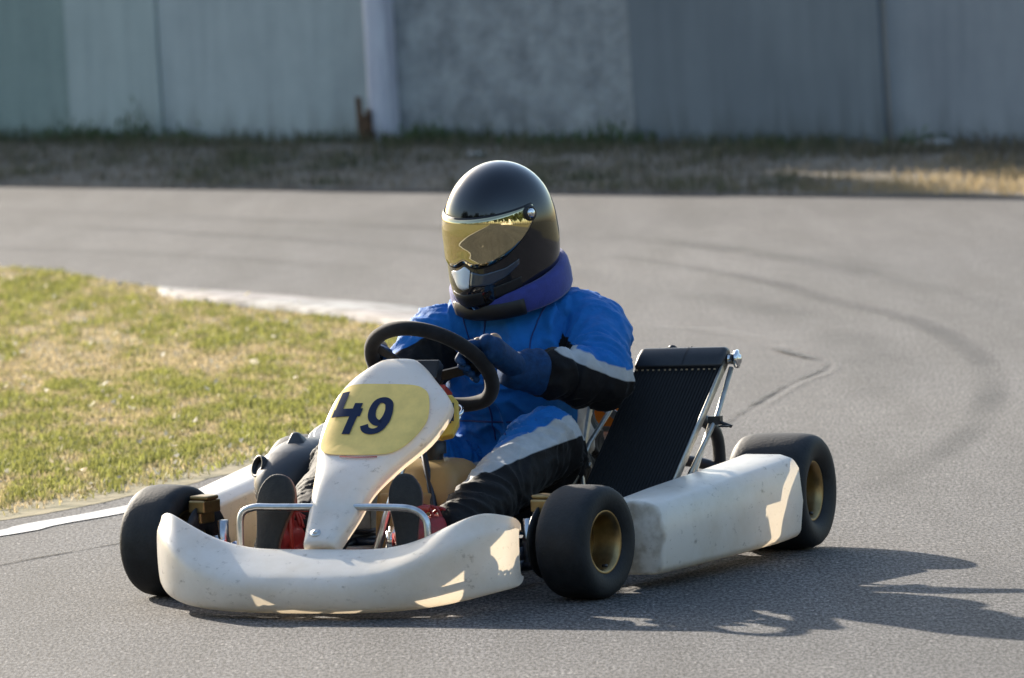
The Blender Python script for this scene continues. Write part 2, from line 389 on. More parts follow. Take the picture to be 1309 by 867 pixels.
# white edge line on the near side of the infield
m_line = mat("line_paint", (.55, .54, .52), .8, var=.35, vscale=18)
lo = [(-4.4, -12), (-3.0, 5), (-2.8, 14), (-2.4, 16.35), (-1.85, 17.35), (-1.34, 17.93), (-1.23, 18.15), (-1.05, 18.45), (-.8, 19.0), (-.5, 20.05), (-.25, 21.2), (.05, 22.5)]
los = cr_spline([(x, y, .004) for x, y in lo], 6, False)
rings = []
for i, p in enumerate(los):
    t = (los[min(i+1, len(los)-1)]-los[max(i-1, 0)]).normalized(); nn = Vector((t.y, -t.x, 0))
    rings.append([p+nn*.045-Vector((0, 0, .0012)), p-nn*.055-Vector((0, 0, .0012))])
o = MB().loft(rings, False, False).build("painted_line", m_line, smooth=False); tag(o, kind='structure')

# ribbons lying on the road: skid marks and a cracked patch edge
def ribbon(name, pts, wd, m, z=.004, n=8):
    P = cr_spline([(x, y, z) for x, y in pts], n, False); rr = []; me_uv = []
    N = len(P)
    vv = []; ff = []
    for i, p in enumerate(P):
        t = (P[min(i+1, N-1)]-P[max(i-1, 0)]).normalized(); nn = Vector((t.y, -t.x, 0))
        ww = wd if not isinstance(wd, (tuple, list)) else wd[0]+(wd[1]-wd[0])*i/(N-1)
        vv += [p-nn*ww/2, p+nn*ww/2]
        if i < N-1: ff.append((2*i, 2*i+1, 2*i+3, 2*i+2))
    o = mesh(name, vv, ff, m, smooth=False)
    uv = o.data.uv_layers.new(name="UVMap")
    for poly in o.data.polygons:
        for li in poly.loop_indices:
            vi = o.data.loops[li].vertex_index; uv.data[li].uv = (vi % 2, (vi//2)/(N-1))
    return o
def skidmat(name, col, strength, two=True, nscale=6):
    m = bpy.data.materials.new(name); m.use_nodes = True; n = m.node_tree.nodes; L = m.node_tree.links; b = n["Principled BSDF"]
    b.inputs["Base Color"].default_value = (*col, 1); b.inputs["Roughness"].default_value = .7
    uv = n.new("ShaderNodeTexCoord"); sp = n.new("ShaderNodeSeparateXYZ"); L.new(uv.outputs["UV"], sp.inputs[0])
    def M2(op, a, bb=None):
        x = n.new("ShaderNodeMath"); x.operation = op; x.use_clamp = op == 'MULTIPLY'
        for i, q in enumerate((a, bb)):
            if q is None: continue
            if isinstance(q, (int, float)): x.inputs[i].default_value = q
            else: L.new(q, x.inputs[i])
        return x.outputs[0]
    bell = M2('MULTIPLY', M2('MULTIPLY', sp.outputs[0], M2('SUBTRACT', 1, sp.outputs[0])), 4)
    ends = M2('MULTIPLY', M2('MULTIPLY', sp.outputs[1], M2('SUBTRACT', 1, sp.outputs[1])), 5)
    t = n.new("ShaderNodeTexNoise"); t.inputs["Scale"].default_value = nscale; t.inputs["Detail"].default_value = 6; L.new(uv.outputs["Object"], t.inputs["Vector"])
    r = n.new("ShaderNodeMapRange"); r.inputs[1].default_value = .3; r.inputs[2].default_value = .7; L.new(t.outputs[0], r.inputs[0])
    a = M2('MULTIPLY', M2('MULTIPLY', M2('MULTIPLY', bell, ends), r.outputs[0]), strength)
    L.new(a, b.inputs["Alpha"]); return m
msk = skidmat("rubber_mark", (.014, .014, .016), .46, nscale=.8); msk2 = skidmat("faint_rubber_mark", (.02, .02, .02), .22, nscale=1.0)
def rd(o): return tag(o, kind='structure')
rd(ribbon("skid_mark", [(.2, 29.6), (.48, 28.82), (.77, 27.85), (1.03, 26.71), (1.17, 25.72), (1.33, 24.98), (1.44, 24.11), (1.5, 22.8), (1.47, 21.65), (1.36, 20.5), (1.21, 19.5), (1.0, 18.6), (.8, 17.9)], .13, msk))
rd(ribbon("skid_mark", [(.3, 31.5), (.8, 29.5), (1.2, 28), (1.55, 26.3), (1.75, 24.8), (1.85, 23)], .2, msk2, .0045))
rd(ribbon("skid_mark", [(.2, 27.6), (.6, 26.6), (.95, 25.3), (1.15, 23.6), (1.15, 22), (1.0, 20.8)], .3, msk2, .005))
rd(ribbon("skid_mark", [(-3.2, 34.5), (-1.6, 32.2), (-.5, 30.2), (.1, 28.4), (.5, 26.7)], .25, msk2, .0055))
rd(ribbon("skid_mark", [(-3.6, 36), (-2, 34), (-.6, 32), (.6, 30), (1.3, 28), (1.7, 26.5)], .3, msk2, .006))
rd(ribbon("skid_mark", [(-3.8, 33.5), (-2.6, 31.7), (-1.4, 30.2), (-.5, 28.5)], .3, msk2, .0065))
mcr = skidmat("crack_dark", (.02, .02, .02), 1.1, nscale=5); mcl = skidmat("crack_pale_rim", (.26, .24, .22), .4, nscale=10)
rd(ribbon("road_crack", [(.45, 24.7), (.67, 24.45), (.81, 24.0), (.93, 23.35), (.99, 22.9)], .16, mcl, .004))
rd(ribbon("road_crack", [(.86, 23.5), (.93, 23.1), (1.0, 22.8)], .05, mcr, .0075))
rd(ribbon("road_crack", [(1.02, 22.75), (.98, 22.4), (.88, 22.0), (.77, 21.45), (.66, 20.8), (.58, 20.3)], .035, mcr, .004))
rd(ribbon("road_crack", [(1.05, 22.7), (1.01, 22.3), (.9, 21.9), (.8, 21.35), (.7, 20.8)], .03, mcl, .007))
rd(ribbon("road_crack", [(-1.6, 16.5), (-1.27, 17.17), (-1.0, 17.6), (-.8, 17.9)], .035, mcr, .004))
rd(ribbon("road_crack", [(-.15, 25.9), (.0, 25.5), (.12, 25.2)], .1, mcr, .0045))

# verge rising from the road to the wall
WA = Vector((-2.91, 40.5, 0)); WB = Vector((2.57, 35.0, 0))    # wall line (in front face)
wd_ = (WB-WA).normalized(); wn = Vector((wd_.y, -wd_.x, 0))     # wn points to the camera side
if wn.y > 0: wn = -wn
def wall_dist(x, y): return (Vector((x, y, 0))-WA).dot(wn)
edge_np = np.array(edge)
def verge_z(x, y):
    d = wall_dist(x, y)                          # 0 at the wall, grows to the road
    de = float(np.min(np.hypot(edge_np[:, 0]-x, edge_np[:, 1]-y)))
    s = min(1.0, max(0.0, de/1.6)); z = .008+.11*s*s*(3-2*s)
    return z+.012*noise.noise(Vector((x*2.1, y*2.1, 0)))*s
vv = []; ff = []; NE = 90; NW = 16
ep = []
cum = [0]
for i in range(1, len(edge)): cum.append(cum[-1]+math.hypot(edge[i][0]-edge[i-1][0], edge[i][1]-edge[i-1][1]))
def edge_at(s):
    for i in range(1, len(edge)):
        if cum[i] >= s: t = (s-cum[i-1])/(cum[i]-cum[i-1]); return Vector((edge[i-1][0]*(1-t)+edge[i][0]*t, edge[i-1][1]*(1-t)+edge[i][1]*t, 0))
    return Vector((*edge[-1], 0))
mverge = mat("verge_soil", (.10, .085, .065), .95, col2=(.19, .165, .13), vscale=3, bump=.02, bscale=12)
vs2 = []
for i in range(NE+1):
    e = edge_at(26.0*i/NE); t = (e-WA).dot(wd_); far = WA+wd_*(t+ .0)-wn*.35
    for j in range(NW+1):
        q = j/NW; p = e.lerp(far, q)
        if j == 0: p = e+Vector((wn.x, wn.y, 0))*(.03+.05*noise.noise(Vector((e.x*6, e.y*6, 1))))
        vs2.append((p.x, p.y, verge_z(p.x, p.y) if j else .006))
fs2 = [(i*(NW+1)+j, (i+1)*(NW+1)+j, (i+1)*(NW+1)+j+1, i*(NW+1)+j+1) for i in range(NE) for j in range(NW)]
o = mesh("verge_ground", vs2, fs2, mverge); tag(o, kind='structure'); recalc(o)
if o.data.polygons[0].normal.z < 0: o.data.flip_normals()

# ------------------------------------------------------------ wall
def wallmat(name, c1, c2, vs_=1.2, bump=.004, bs=25):
    m = mat(name, c1, .9, col2=c2, vscale=vs_, bump=bump, bscale=bs, detail=8)
    n = m.node_tree.nodes; L = m.node_tree.links; b = n["Principled BSDF"]
    src = b.inputs["Base Color"].links[0].from_socket
    tc = n.new("ShaderNodeTexCoord"); mp = n.new("ShaderNodeMapping"); mp.inputs["Scale"].default_value = (5, 5, .6); L.new(tc.outputs["Object"], mp.inputs[0])
    t = n.new("ShaderNodeTexNoise"); t.inputs["Scale"].default_value = 2.5; t.inputs["Detail"].default_value = 7; L.new(mp.outputs[0], t.inputs["Vector"])
    r = n.new("ShaderNodeValToRGB"); r.color_ramp.elements[0].position = .3; r.color_ramp.elements[0].color = (.91, .91, .92, 1); r.color_ramp.elements[1].position = .65; r.color_ramp.elements[1].color = (1.05, 1.05, 1.05, 1)
    L.new(t.outputs[0], r.inputs[0])
    x = n.new("ShaderNodeMix"); x.data_type = 'RGBA'; x.blend_type = 'MULTIPLY'; x.inputs[0].default_value = 1; L.new(src, x.inputs[6]); L.new(r.outputs[0], x.inputs[7])
    # damp, dirty foot of the wall
    sp = n.new("ShaderNodeSeparateXYZ"); L.new(tc.outputs["Object"], sp.inputs[0])
    ad = n.new("ShaderNodeMath"); ad.operation = 'MULTIPLY_ADD'; ad.inputs[1].default_value = .5; L.new(t.outputs[0], ad.inputs[0]); L.new(sp.outputs[2], ad.inputs[2])
    r3 = n.new("ShaderNodeValToRGB"); r3.color_ramp.elements[0].position = .30; r3.color_ramp.elements[0].color = (.70, .70, .66, 1); r3.color_ramp.elements[1].position = .55; r3.color_ramp.elements[1].color = (1, 1, 1, 1)
    L.new(ad.outputs[0], r3.inputs[0])
    y = n.new("ShaderNodeMix"); y.data_type = 'RGBA'; y.blend_type = 'MULTIPLY'; y.inputs[0].default_value = 1; L.new(x.outputs[2], y.inputs[6]); L.new(r3.outputs[0], y.inputs[7])
    L.new(y.outputs[2], b.inputs["Base Color"]); return m
wg = wallmat("green_grey_sheet", (.19, .25, .235), (.24, .30, .28))
wg2 = wallmat("pale_green_grey_sheet", (.31, .36, .35), (.37, .415, .40))
wl = wallmat("pale_grey_sheet", (.28, .315, .32), (.39, .425, .42), .9)
wm = wallmat("rough_mid_grey_render", (.19, .20, .21), (.32, .335, .34), 6, .012, 18)
wb = wallmat("blue_grey_sheet", (.145, .165, .182), (.175, .195, .21), 1.0, .001)
wr = wallmat("grey_sheet", (.22, .235, .255), (.28, .295, .31), 1.0, .001)
wall = empty("boundary_wall", tuple(WA)); tag(wall, "tall shaded grey panel wall running along the far verge behind the track", "wall")
def wall_t_from_x(x): return (x+.042-WA.x)/wd_.x
# panel joints in world x along the wall line (from the photo), unseen heights set to shape the shadow on the verge
joints = [(-9.0, -6.2, 4.1, wg), (-6.2, -4.2, 4.2, wg), (-4.2, -2.50, 4.1, wg), (-2.50, -1.95, 3.3, wg2), (-1.95, -.70, 2.5, wl), (-.64, .66, 2.5, wm), (.66, 1.91, 2.5, wb), (1.91, 3.3, 2.5, wr), (3.3, 4.6, 1.95, wb), (4.6, 6, 1.95, wr)]
for i, (xa, xb, hh, mm) in enumerate(joints):
    ta, tb = wall_t_from_x(xa), wall_t_from_x(xb); a = WA+wd_*ta; b = WA+wd_*tb
    off = [0, .012, -.008, .01, 0, -.02, .03, -.01, 0, .01][i]
    g_ = .006
    a = a+wd_*g_; b = b-wd_*g_
    zb = verge_z((a.x+b.x)/2, (a.y+b.y)/2)-.03
    lean = .035*hh
    pts = []
    for (p, z) in ((a, zb), (b, zb), (b, hh), (a, hh)):
        sh = -wd_*(z*.030)                          # the old sheets lean a little to the left
        for d in (off, off-.06): pts.append(p+sh+wn*d+Vector((0, 0, z))-WA)
    mb = MB().add(pts, [(0, 2, 4, 6), (1, 7, 5, 3), (0, 1, 3, 2), (2, 3, 5, 4), (4, 5, 7, 6), (6, 7, 1, 0)])
    p_ = mb.build("panel", mm, wall, smooth=False); mods(p_, .004, seg=2)
# pale concrete post and the rotten boarding at its foot
pa = WA+wd_*wall_t_from_x(-.67)
post = empty("concrete_post", (pa.x, pa.y, 0)); tag(post, "pale weathered concrete post between two wall panels", "post")
rotz = math.atan2(wd_.y, wd_.x)
mpost = mat("pale_post", (.48, .46, .52), .9, col2=(.64, .62, .66), vscale=4, bump=.006, bscale=20, stretch=(4, 4, .7))
mb = MB()
sec = [(-.080, -.05), (-.066, .075), (-.02, .105), (.045, .085), (.075, .05), (.075, -.05)]
def postring(z): 
    return [wd_*(x-z*.030)+wn*y+Vector((0, 0, z)) for x, y in sec]
mb.loft([postring(z) for z in (.05, .3, .8, 1.5, 2.55)]); q = mb.build("shaft", mpost, post, smooth=False); mods(q, .012, seg=2)
mb = MB(); 
for k in range(7):
    a = wd_*(-.075+.010*k+random.uniform(-.01, .01))+wn*(.12+.01*random.random()); hz = random.uniform(.16, .42)-k*.03
    mb.bar(a+Vector((0, 0, .08)), a+Vector((random.uniform(-.02, .02), 0, .14+hz*.7)), .034, .014, wn)
tag(mb.build("rotten_timber", mat("rotten_wood", (.10, .055, .03), .95, var=.5, vscale=25), None, smooth=False), "dark brown rotten splintered boards at the foot of the pale post", "timber").location = (pa.x, pa.y, 0)

# ------------------------------------------------------------ grasses
def blades(name, P, Lh, Wd, cols, lean, m, parent=None):
    N = len(P); ang = rng.uniform(0, 2*np.pi, N); la = rng.uniform(0, 2*np.pi, N); ln = np.abs(rng.normal(0, lean, N))
    L_ = Lh; dx = np.cos(ang)*Wd; dy = np.sin(ang)*Wd
    b0 = P-np.stack([dx, dy, 0*dx], 1); b1 = P+np.stack([dx, dy, 0*dx], 1)
    hx = np.cos(la)*np.sin(ln)*L_; hy = np.sin(la)*np.sin(ln)*L_; hz = np.cos(ln)*L_
    midp = P+np.stack([hx*.35, hy*.35, hz*.62], 1); tip = P+np.stack([hx*1.15, hy*1.15, hz*.9], 1)
    m0 = midp-np.stack([dx, dy, 0*dx], 1)*.7; m1 = midp+np.stack([dx, dy, 0*dx], 1)*.7
    V = np.stack([b0, b1, m1, m0, tip], 1).reshape(-1, 3).astype(np.float32)
    base = np.arange(N)*5
    quads = np.stack([base, base+1, base+2, base+3], 1); tris = np.stack([base+3, base+2, base+4], 1)
    me = bpy.data.meshes.new(name); me.vertices.add(len(V)); me.vertices.foreach_set("co", V.ravel())
    loops = np.concatenate([np.concatenate([quads, tris], 1).ravel()]).astype(np.int32)
    me.loops.add(len(loops)); me.loops.foreach_set("vertex_index", loops)
    ls = np.empty(N*2, np.int32); lt = np.empty(N*2, np.int32); ls[0::2] = np.arange(N)*7; ls[1::2] = np.arange(N)*7+4; lt[0::2] = 4; lt[1::2] = 3
    me.polygons.add(N*2); me.polygons.foreach_set("loop_start", ls); me.polygons.foreach_set("loop_total", lt)
    me.update(); me.validate()
    ca = me.color_attributes.new("Col", 'FLOAT_COLOR', 'POINT')
    cc = np.repeat(np.concatenate([cols, np.ones((N, 1))], 1), 5, 0).astype(np.float32); ca.data.foreach_set("color", cc.ravel())
    me.materials.append(m); o = bpy.data.objects.new(name, me); C.objects.link(o); return o
M['blade'] = mat("grass_blades", (.1, .15, .03), .6, vcol="Col", transl=.42, spec=.25)
# translucent part takes the blade colour too
nn_ = M['blade'].node_tree.nodes; LL = M['blade'].node_tree.links
tr = [x for x in nn_ if x.type == 'BSDF_TRANSLUCENT'][0]; at = [x for x in nn_ if x.type == 'ATTRIBUTE'][0]; LL.new(at.outputs["Color"], tr.inputs[0])
def nz2(x, y, s, o_=0.0): return np.array([noise.noise(Vector((a*s, b*s, o_))) for a, b in zip(x, y)])
def field(n, x0, x1, y0, y1, poly):
    x = rng.uniform(x0, x1, n); y = rng.uniform(y0, y1, n); k = inside(x, y, poly); return x[k], y[k]
# infield
xs = []; ys = []
for (n_, a, b, c, d) in ((260000, -1.75, .1, 18.2, 24.5), (150000, -2.4, .1, 24.5, 30), (90000, -6, -1.75, 15.0, 24.5), (50000, -6, -2.4, 24.5, 32)):
    x, y = field(n_, a, b, c, d, infield); xs.append(x); ys.append(y)
x = np.concatenate(xs); y = np.concatenate(ys)
pa1 = nz2(x, y*.33, 2.2, .3); pa2 = nz2(x, y*.33, 6.5, 4.2); pa3 = nz2(x, y*.4, 17, 8.8)
mix = pa1*.55+pa2*.85+pa3*.75
# distance to border (dirt strip along the near edge)
bi = np.array(g_in[1:9]); db = np.min(np.stack([np.hypot(x-a, (y-b)*.6) for a, b in [(bi[i, 0]*(1-t)+bi[i+1, 0]*t, bi[i, 1]*(1-t)+bi[i+1, 1]*t) for i in range(len(bi)-1) for t in np.linspace(0, 1, 8)]]), 0)
keep = rng.uniform(0, 1, len(x)) < np.clip(.55+1.0*(mix+.35), .35, 1)*np.clip((db-.05)/.30, .0, 1)
x, y, mix, pa3 = x[keep], y[keep], mix[keep], pa3[keep]
N = len(x); gfrac = np.clip(.60+1.5*mix+rng.normal(0, .22, N), 0, 1)[:, None]
green = np.array([.275, .275, .075])*rng.uniform(.5, 1.4, (N, 1)); straw = np.array([.54, .43, .25])*rng.uniform(.5, 1.25, (N, 1))
cols = green*gfrac+straw*(1-gfrac)
P = np.stack([x, y, np.full(N, .002)], 1)
o = blades("grass", P, rng.uniform(.010, .028, N)*(1+.7*np.clip(mix, -.5, .8)), rng.uniform(.0016, .0036, N), cols, 1.15, M['blade'])
tag(o, "short green and straw coloured grass of the infield", "grass", kind='stuff')
# pale fallen leaves and small pale clumps in the infield
x, y = field(1500, -2.2, .05, 18.4, 29.5, infield); n_ = len(x)
mb = MB()
for a, b in zip(x, y):
    if random.random() < .80: continue
    r_ = random.uniform(.004, .012); th = random.uniform(0, 6.28); tl = random.uniform(-.5, .5); pts = []
    rot = Matrix.Rotation(th, 3, 'Z') @ Matrix.Rotation(tl, 3, 'X') @ Matrix.Rotation(random.uniform(-.5, .5), 3, 'Y')
    for q in range(6): t = q/6*6.283; pts.append(rot @ Vector((math.cos(t)*r_*1.3, math.sin(t)*r_*.7, .3*r_*math.cos(2*t)))+Vector((a, b, .030+random.uniform(0, .015))))
    mb.add(pts, [tuple(range(6))])
mleaf = mat("dry_leaf", (.5, .42, .28), .7, transl=.3, var=.3, vscale=9, col2=(.62, .58, .45))
o = mb.build("fallen_leaves", mleaf, fix=False); tag(o, "pale dry leaves scattered over the infield grass", "leaves", kind='stuff')
# verge grasses
vpoly = [(v[0], v[1]) for v in [edge_at(26.0*i/NE) for i in range(NE+1)]]+[tuple((WA+wd_*t)[:2]) for t in (9, 6, 3, 0, -3, -6, -9)]
x, y = field(330000, -5.5, 4.5, 30, 44, vpoly)
N = len(x); z = np.array([verge_z(a, b) for a, b in zip(x, y)]); pa1 = nz2(x, y, 1.1, 2); pa2 = nz2(x, y, 4, 9)
wdist = (x-WA.x)*wn.x+(y-WA.y)*wn.y; mix = pa1*.8+pa2*.8
keep = (rng.uniform(0, 1, N) < np.clip(.5+mix, .15, 1)); x, y, z, mix, wdist = x[keep], y[keep], z[keep], mix[keep], wdist[keep]; N = len(x)
near = np.exp(-wdist/.35)
gf = np.clip(.25+.8*mix+.5*near+rng.normal(0, .2, N)-.5*np.clip((x-1.4), 0, 1), 0, 1)[:, None]
cols = (np.array([.075, .095, .045])*gf+np.array([.17, .145, .11])*(1-gf))*rng.uniform(.55, 1.3, (N, 1))
dry = np.clip((x-1.35)*1.5, 0, 1)[:, None]*np.clip(1-(wdist[:, None]-1.6)*-1.2, .0, 1)
cols = cols*(1-dry)+dry*np.array([.48, .37, .21])*rng.uniform(.6, 1.2, (N, 1))
hl = rng.uniform(.025, .07, N)*(1+1.0*near+.5*np.clip(mix, -.5, 1))
o = blades("verge_grass", np.stack([x, y, z-.004], 1), hl, rng.uniform(.0018, .0040, N), cols, .7, M['blade'])
tag(o, "dry brown and dull green grass of the verge below the wall", "grass", kind='stuff')
# weeds against the wall
WP = []
for (x0, hgt, n, sp) in ((-2.3, .10, 700, .30), (-2.02, .20, 160, .10), (-1.75, .08, 250, .2), (-.35, .12, 500, .20), (.3, .07, 500, .4), (.62, .12, 400, .18), (-1.0, .05, 160, .12), (1.5, .05, 300, .3), (2.15, .09, 200, .14)):
    c = WA+wd_*wall_t_from_x(x0)
    u = rng.normal(0, sp, n); v = rng.uniform(.02, .22, n); hz = np.abs(rng.normal(0, hgt*.5, n))*np.exp(-(u/sp/1.6)**2)
    WP.append(np.stack([c.x+wd_.x*u+wn.x*v, c.y+wd_.y*u+wn.y*v, .09+hz], 1))
WP = np.concatenate(WP); n = len(WP)
o = blades("weeds", WP, rng.uniform(.03, .07, n), rng.uniform(.004, .009, n), np.array([.07, .11, .045])*rng.uniform(.6, 1.5, (n, 1)), 1.0, M['blade'])
tag(o, "green leafy weeds growing along the foot of the wall", "weeds", kind='stuff')
mst = mat("pale_stone", (.33, .32, .31), .9, var=.3, vscale=20, bump=.01, bscale=30)
for (x0, d_, r_, lb) in ((2.2, .12, .055, "pale flat stone in front of the rightmost wall panel"), (.45, .9, .03, "pale stone lying on the verge above the helmet")):
    c = WA+wd_*wall_t_from_x(x0)+wn*d_; mb = MB(); mb.ball((0, 0, 0), (r_*2.2, r_*1.4, r_*.55))
    for v_ in mb.v: v_ += v_.normalized()*noise.noise(v_*25)*.012
    o = mb.build("stone", mst); o.location = (c.x, c.y, verge_z(c.x, c.y)+r_*.25); o.rotation_euler = (0, 0, rotz); tag(o, lb, "stone")

# ============================================================ GO-KART
KX, KY, A = -0.13047, 16.58897, 0.3867887
krot = -math.pi/2-A
kart = empty("go_kart", (KX, KY, 0), krot)
tag(kart, "white racing go-kart with yellow number 49 panel driven round the bend", "go-kart")
WBH = .532; FT = .519; RT = .6085; STEER = .163

# --- wheels
def wheel(x, y, rad, hw, rimr, steer, side):
    ax = Vector((math.sin(steer), math.cos(steer), 0))*side           # outward axis
    c = Vector((x, y, rad))
    rim = MB()
    prof = [(hw*.80, rimr+.004), (hw*.82, rimr+.0015), (hw*.80, rimr-.004), (hw*.62, rimr-.010), (hw*.1, rimr-.016), (-hw*.35, rimr-.024), (-hw*.5, .035), (-hw*.45, .030), (-hw*.42, .018), (-hw*.4, .0005)]
    rim.lathe(prof, c, ax, 48)
    rim.lathe([(-hw*.8, rimr+.004), (-hw*.82, rimr), (-hw*.8, rimr-.004), (-hw*.1, rimr-.015), (-hw*.1, .02)], c, ax, 48)
    wh = rim.build("wheel", M['gold'], kart)
    t = MB(); P = []
    half = [(.74, rimr-.002), (.84, rimr+.004), (.93, rimr+.012), (.985, rimr+(rad-rimr)*.38), (1.0, rimr+(rad-rimr)*.55), (.975, rimr+(rad-rimr)*.74), (.89, rimr+(rad-rimr)*.87), (.76, rimr+(rad-rimr)*.945), (.55, rimr+(rad-rimr)*.985), (.2, rad)]
    P = [(a*hw, r) for a, r in half]+[(-a*hw, r) for a, r in half[::-1]]
    t.lathe(P, c, ax, 72, closed=True); ty = t.build("tyre", M['rubber'], wh)
    h = MB(); h.tube([c-ax*hw*.5, c-ax*hw*.02], .017, 20)
    h.tube([c-ax*hw*.02, c+ax*hw*.06], .011, 6)
    for k in range(3):
        a = 2*math.pi*k/3+.3; u = ax.orthogonal().normalized(); w_ = ax.cross(u); q = c+(u*math.cos(a)+w_*math.sin(a))*.029
        h.tube([q-ax*hw*.5, q-ax*hw*.36], .006, 6)
    h.build("hub", M['gold'], wh)
    vb = MB(); u = Vector((0, 0, 1)); q = c+ax*hw*.66-u*(rimr-.016); vb.tube([q, q+ax*.012], .004, 8); vb.build("valve", M['black'], wh)
    return wh
wheel(WBH, FT, .130, .065, .070, STEER, 1)
wheel(WBH, -FT, .130, .065, .070, STEER, -1)
wheel(-WBH, RT, .140, .100, .070, 0, 1)
wheel(-WBH, -RT, .140, .100, .070, 0, -1)

# --- front brake discs, calipers, stub axles
for s in (1, -1):
    ax = Vector((math.sin(STEER), math.cos(STEER), 0))*s; c = Vector((WBH, FT*s, .13))
    mb = MB(); mb.lathe([(-.098, .028), (-.098, .088), (-.103, .088), (-.103, .028)], c, ax, 40, True)
    for k in range(10):
        pass
    d = mb.build("brake_disc", M['dark'], kart)
    mb = MB(); q = c-ax*.10+Vector((.0, 0, .082)); rt = Matrix.Rotation(-STEER, 3, 'Z')
    mb.box(q+Vector((.0, 0, .0)), (.07, .045, .03), rt); mb.box(q+Vector((0, 0, .020)), (.05, .05, .010), rt)
    mb.box(q+Vector((.0, 0, -.02)), (.06, .018, .04), rt)
    k_ = mb.build("brake_caliper", M['gold'], kart, smooth=False); mods(k_, .004)
    mb = MB(); mb.tube([c-ax*.07, c-ax*.16], .014); mb.tube([c-ax*.15+Vector((0, 0, -.05)), c-ax*.15+Vector((0, 0, .05))], .013)
    mb.tube([c-ax*.15+Vector((0, 0, -.03)), c-ax*.15+Vector((-.10, 0, -.04))], .009)
    mb.build("stub_axle", M['steel'], kart)
    mb = MB(); mb.tube([c-ax*.15+Vector((-.09, 0, -.035)), Vector((.40, .03*s, .10))], .007); mb.build("tie_rod", M['alu'], kart)

# --- chassis
mb = MB()
def tub(pts, r=.0155, n=12, sp=5): return mb.tube(cr_spline(pts, sp, False), r, n)
for s in (1, -1):
    tub([(.78, .17*s, .06), (.60, .20*s, .06), (.3, .30*s, .055), (.0, .33*s, .055), (-.35, .31*s, .06), (-.66, .30*s, .07)])
    tub([(WBH-.02, .36*s, .10), (.50, .30*s, .09), (.46, .22*s, .06), (.44, .0, .06)])
    tub([(.36, .29*s, .055), (.34, .45*s, .07), (.30, .54*s, .08), (.1, .56*s, .08), (-.25, .58*s, .08), (-.3, .5*s, .07), (-.3, .30*s, .06)], .011)
tub([(.78, .17, .06), (.80, .08, .06), (.80, -.08, .06), (.78, -.17, .06)])
tub([(-.66, .30, .07), (-.67, 0, .07), (-.66, -.30, .07)])
tub([(-.1, .33, .055), (-.1, -.33, .055)])
mb.build("chassis_frame", M['frame'], kart)
mb = MB(); mb.tube([(-WBH, -.54, .14), (-WBH, .54, .14)], .020, 20)
for y in (-.28, .28): mb.tube([(-WBH, y-.02, .14), (-WBH, y+.02, .14)], .045, 20)
mb.build("rear_axle", M['steel'], kart)
mb = MB(); mb.lathe([(-.006, .03), (-.006, .095), (.006, .095), (.006, .03)], (-WBH, .18, .14), (0, 1, 0), 40, True); mb.build("brake_disc", M['steel'], kart)
mb = MB(); mb.box((.44, 0, .045), (.62, .36, .003)); q = mb.build("floor_tray", M['alu'], kart, smooth=False)
mb = MB(); mb.tube(cr_spline([(-.66, .34, .10), (-.74, .36, .13), (-.76, .34, .18), (-.76, .15, .20), (-.76, -.15, .20), (-.76, -.34, .18), (-.74, -.36, .13), (-.66, -.34, .10)], 6, False), .014)
mb.tube(cr_spline([(-.70, .36, .12), (-.73, .50, .12), (-.70, .53, .14)], 6, False), .012)
mb.build("rear_bumper", M['black'], kart)
mb = MB(); mb.tube(cr_spline([(-.45, .28, .10), (-.55, .30, .24), (-.68, .33, .30), (-.76, .36, .26), (-.78, .36, .15)], 6, False), .016)
mb.build("rubber_hose", M['black'], kart)
# front bumper support bars (a hoop behind the fairing)
mb = MB()
mb.tube(cr_spline([(.66, .37, .10), (.78, .36, .10), (.88, .28, .085), (.93, 0, .08), (.88, -.28, .085), (.78, -.36, .10), (.66, -.37, .10)], 6, False), .009)
mb.tube(cr_spline([(.74, .18, .06), (.86, .18, .07), (.92, .18, .08)], 4, False), .009); mb.tube(cr_spline([(.74, -.18, .06), (.86, -.18, .07), (.92, -.18, .08)], 4, False), .009)
mb.build("bumper_bar", M['steel'], kart)
# pedal guard hoop
mb = MB()
mb.tube(cr_spline([(.76, -.235, .10), (.755, -.238, .17), (.75, -.235, .213), (.75, -.205, .229), (.75, -.15, .230), (.75, 0, .230), (.75, .12, .230), (.75, .185, .226), (.75, .218, .205), (.755, .226, .165), (.76, .226, .10)], 5, False), .0085, 12)
mb.build("foot_hoop", M['steel'], kart)
for s in (1, -1):
    mb = MB(); mb.tube([(.66, .15*s, .07), (.68, .15*s, .23)], .006); mb.tube([(.68, .10*s, .22), (.68, .20*s, .22)], .008); mb.tube([(.66, .10*s, .07), (.66, .20*s, .07)], .006)
    mb.build("pedal", M['redp'], kart)

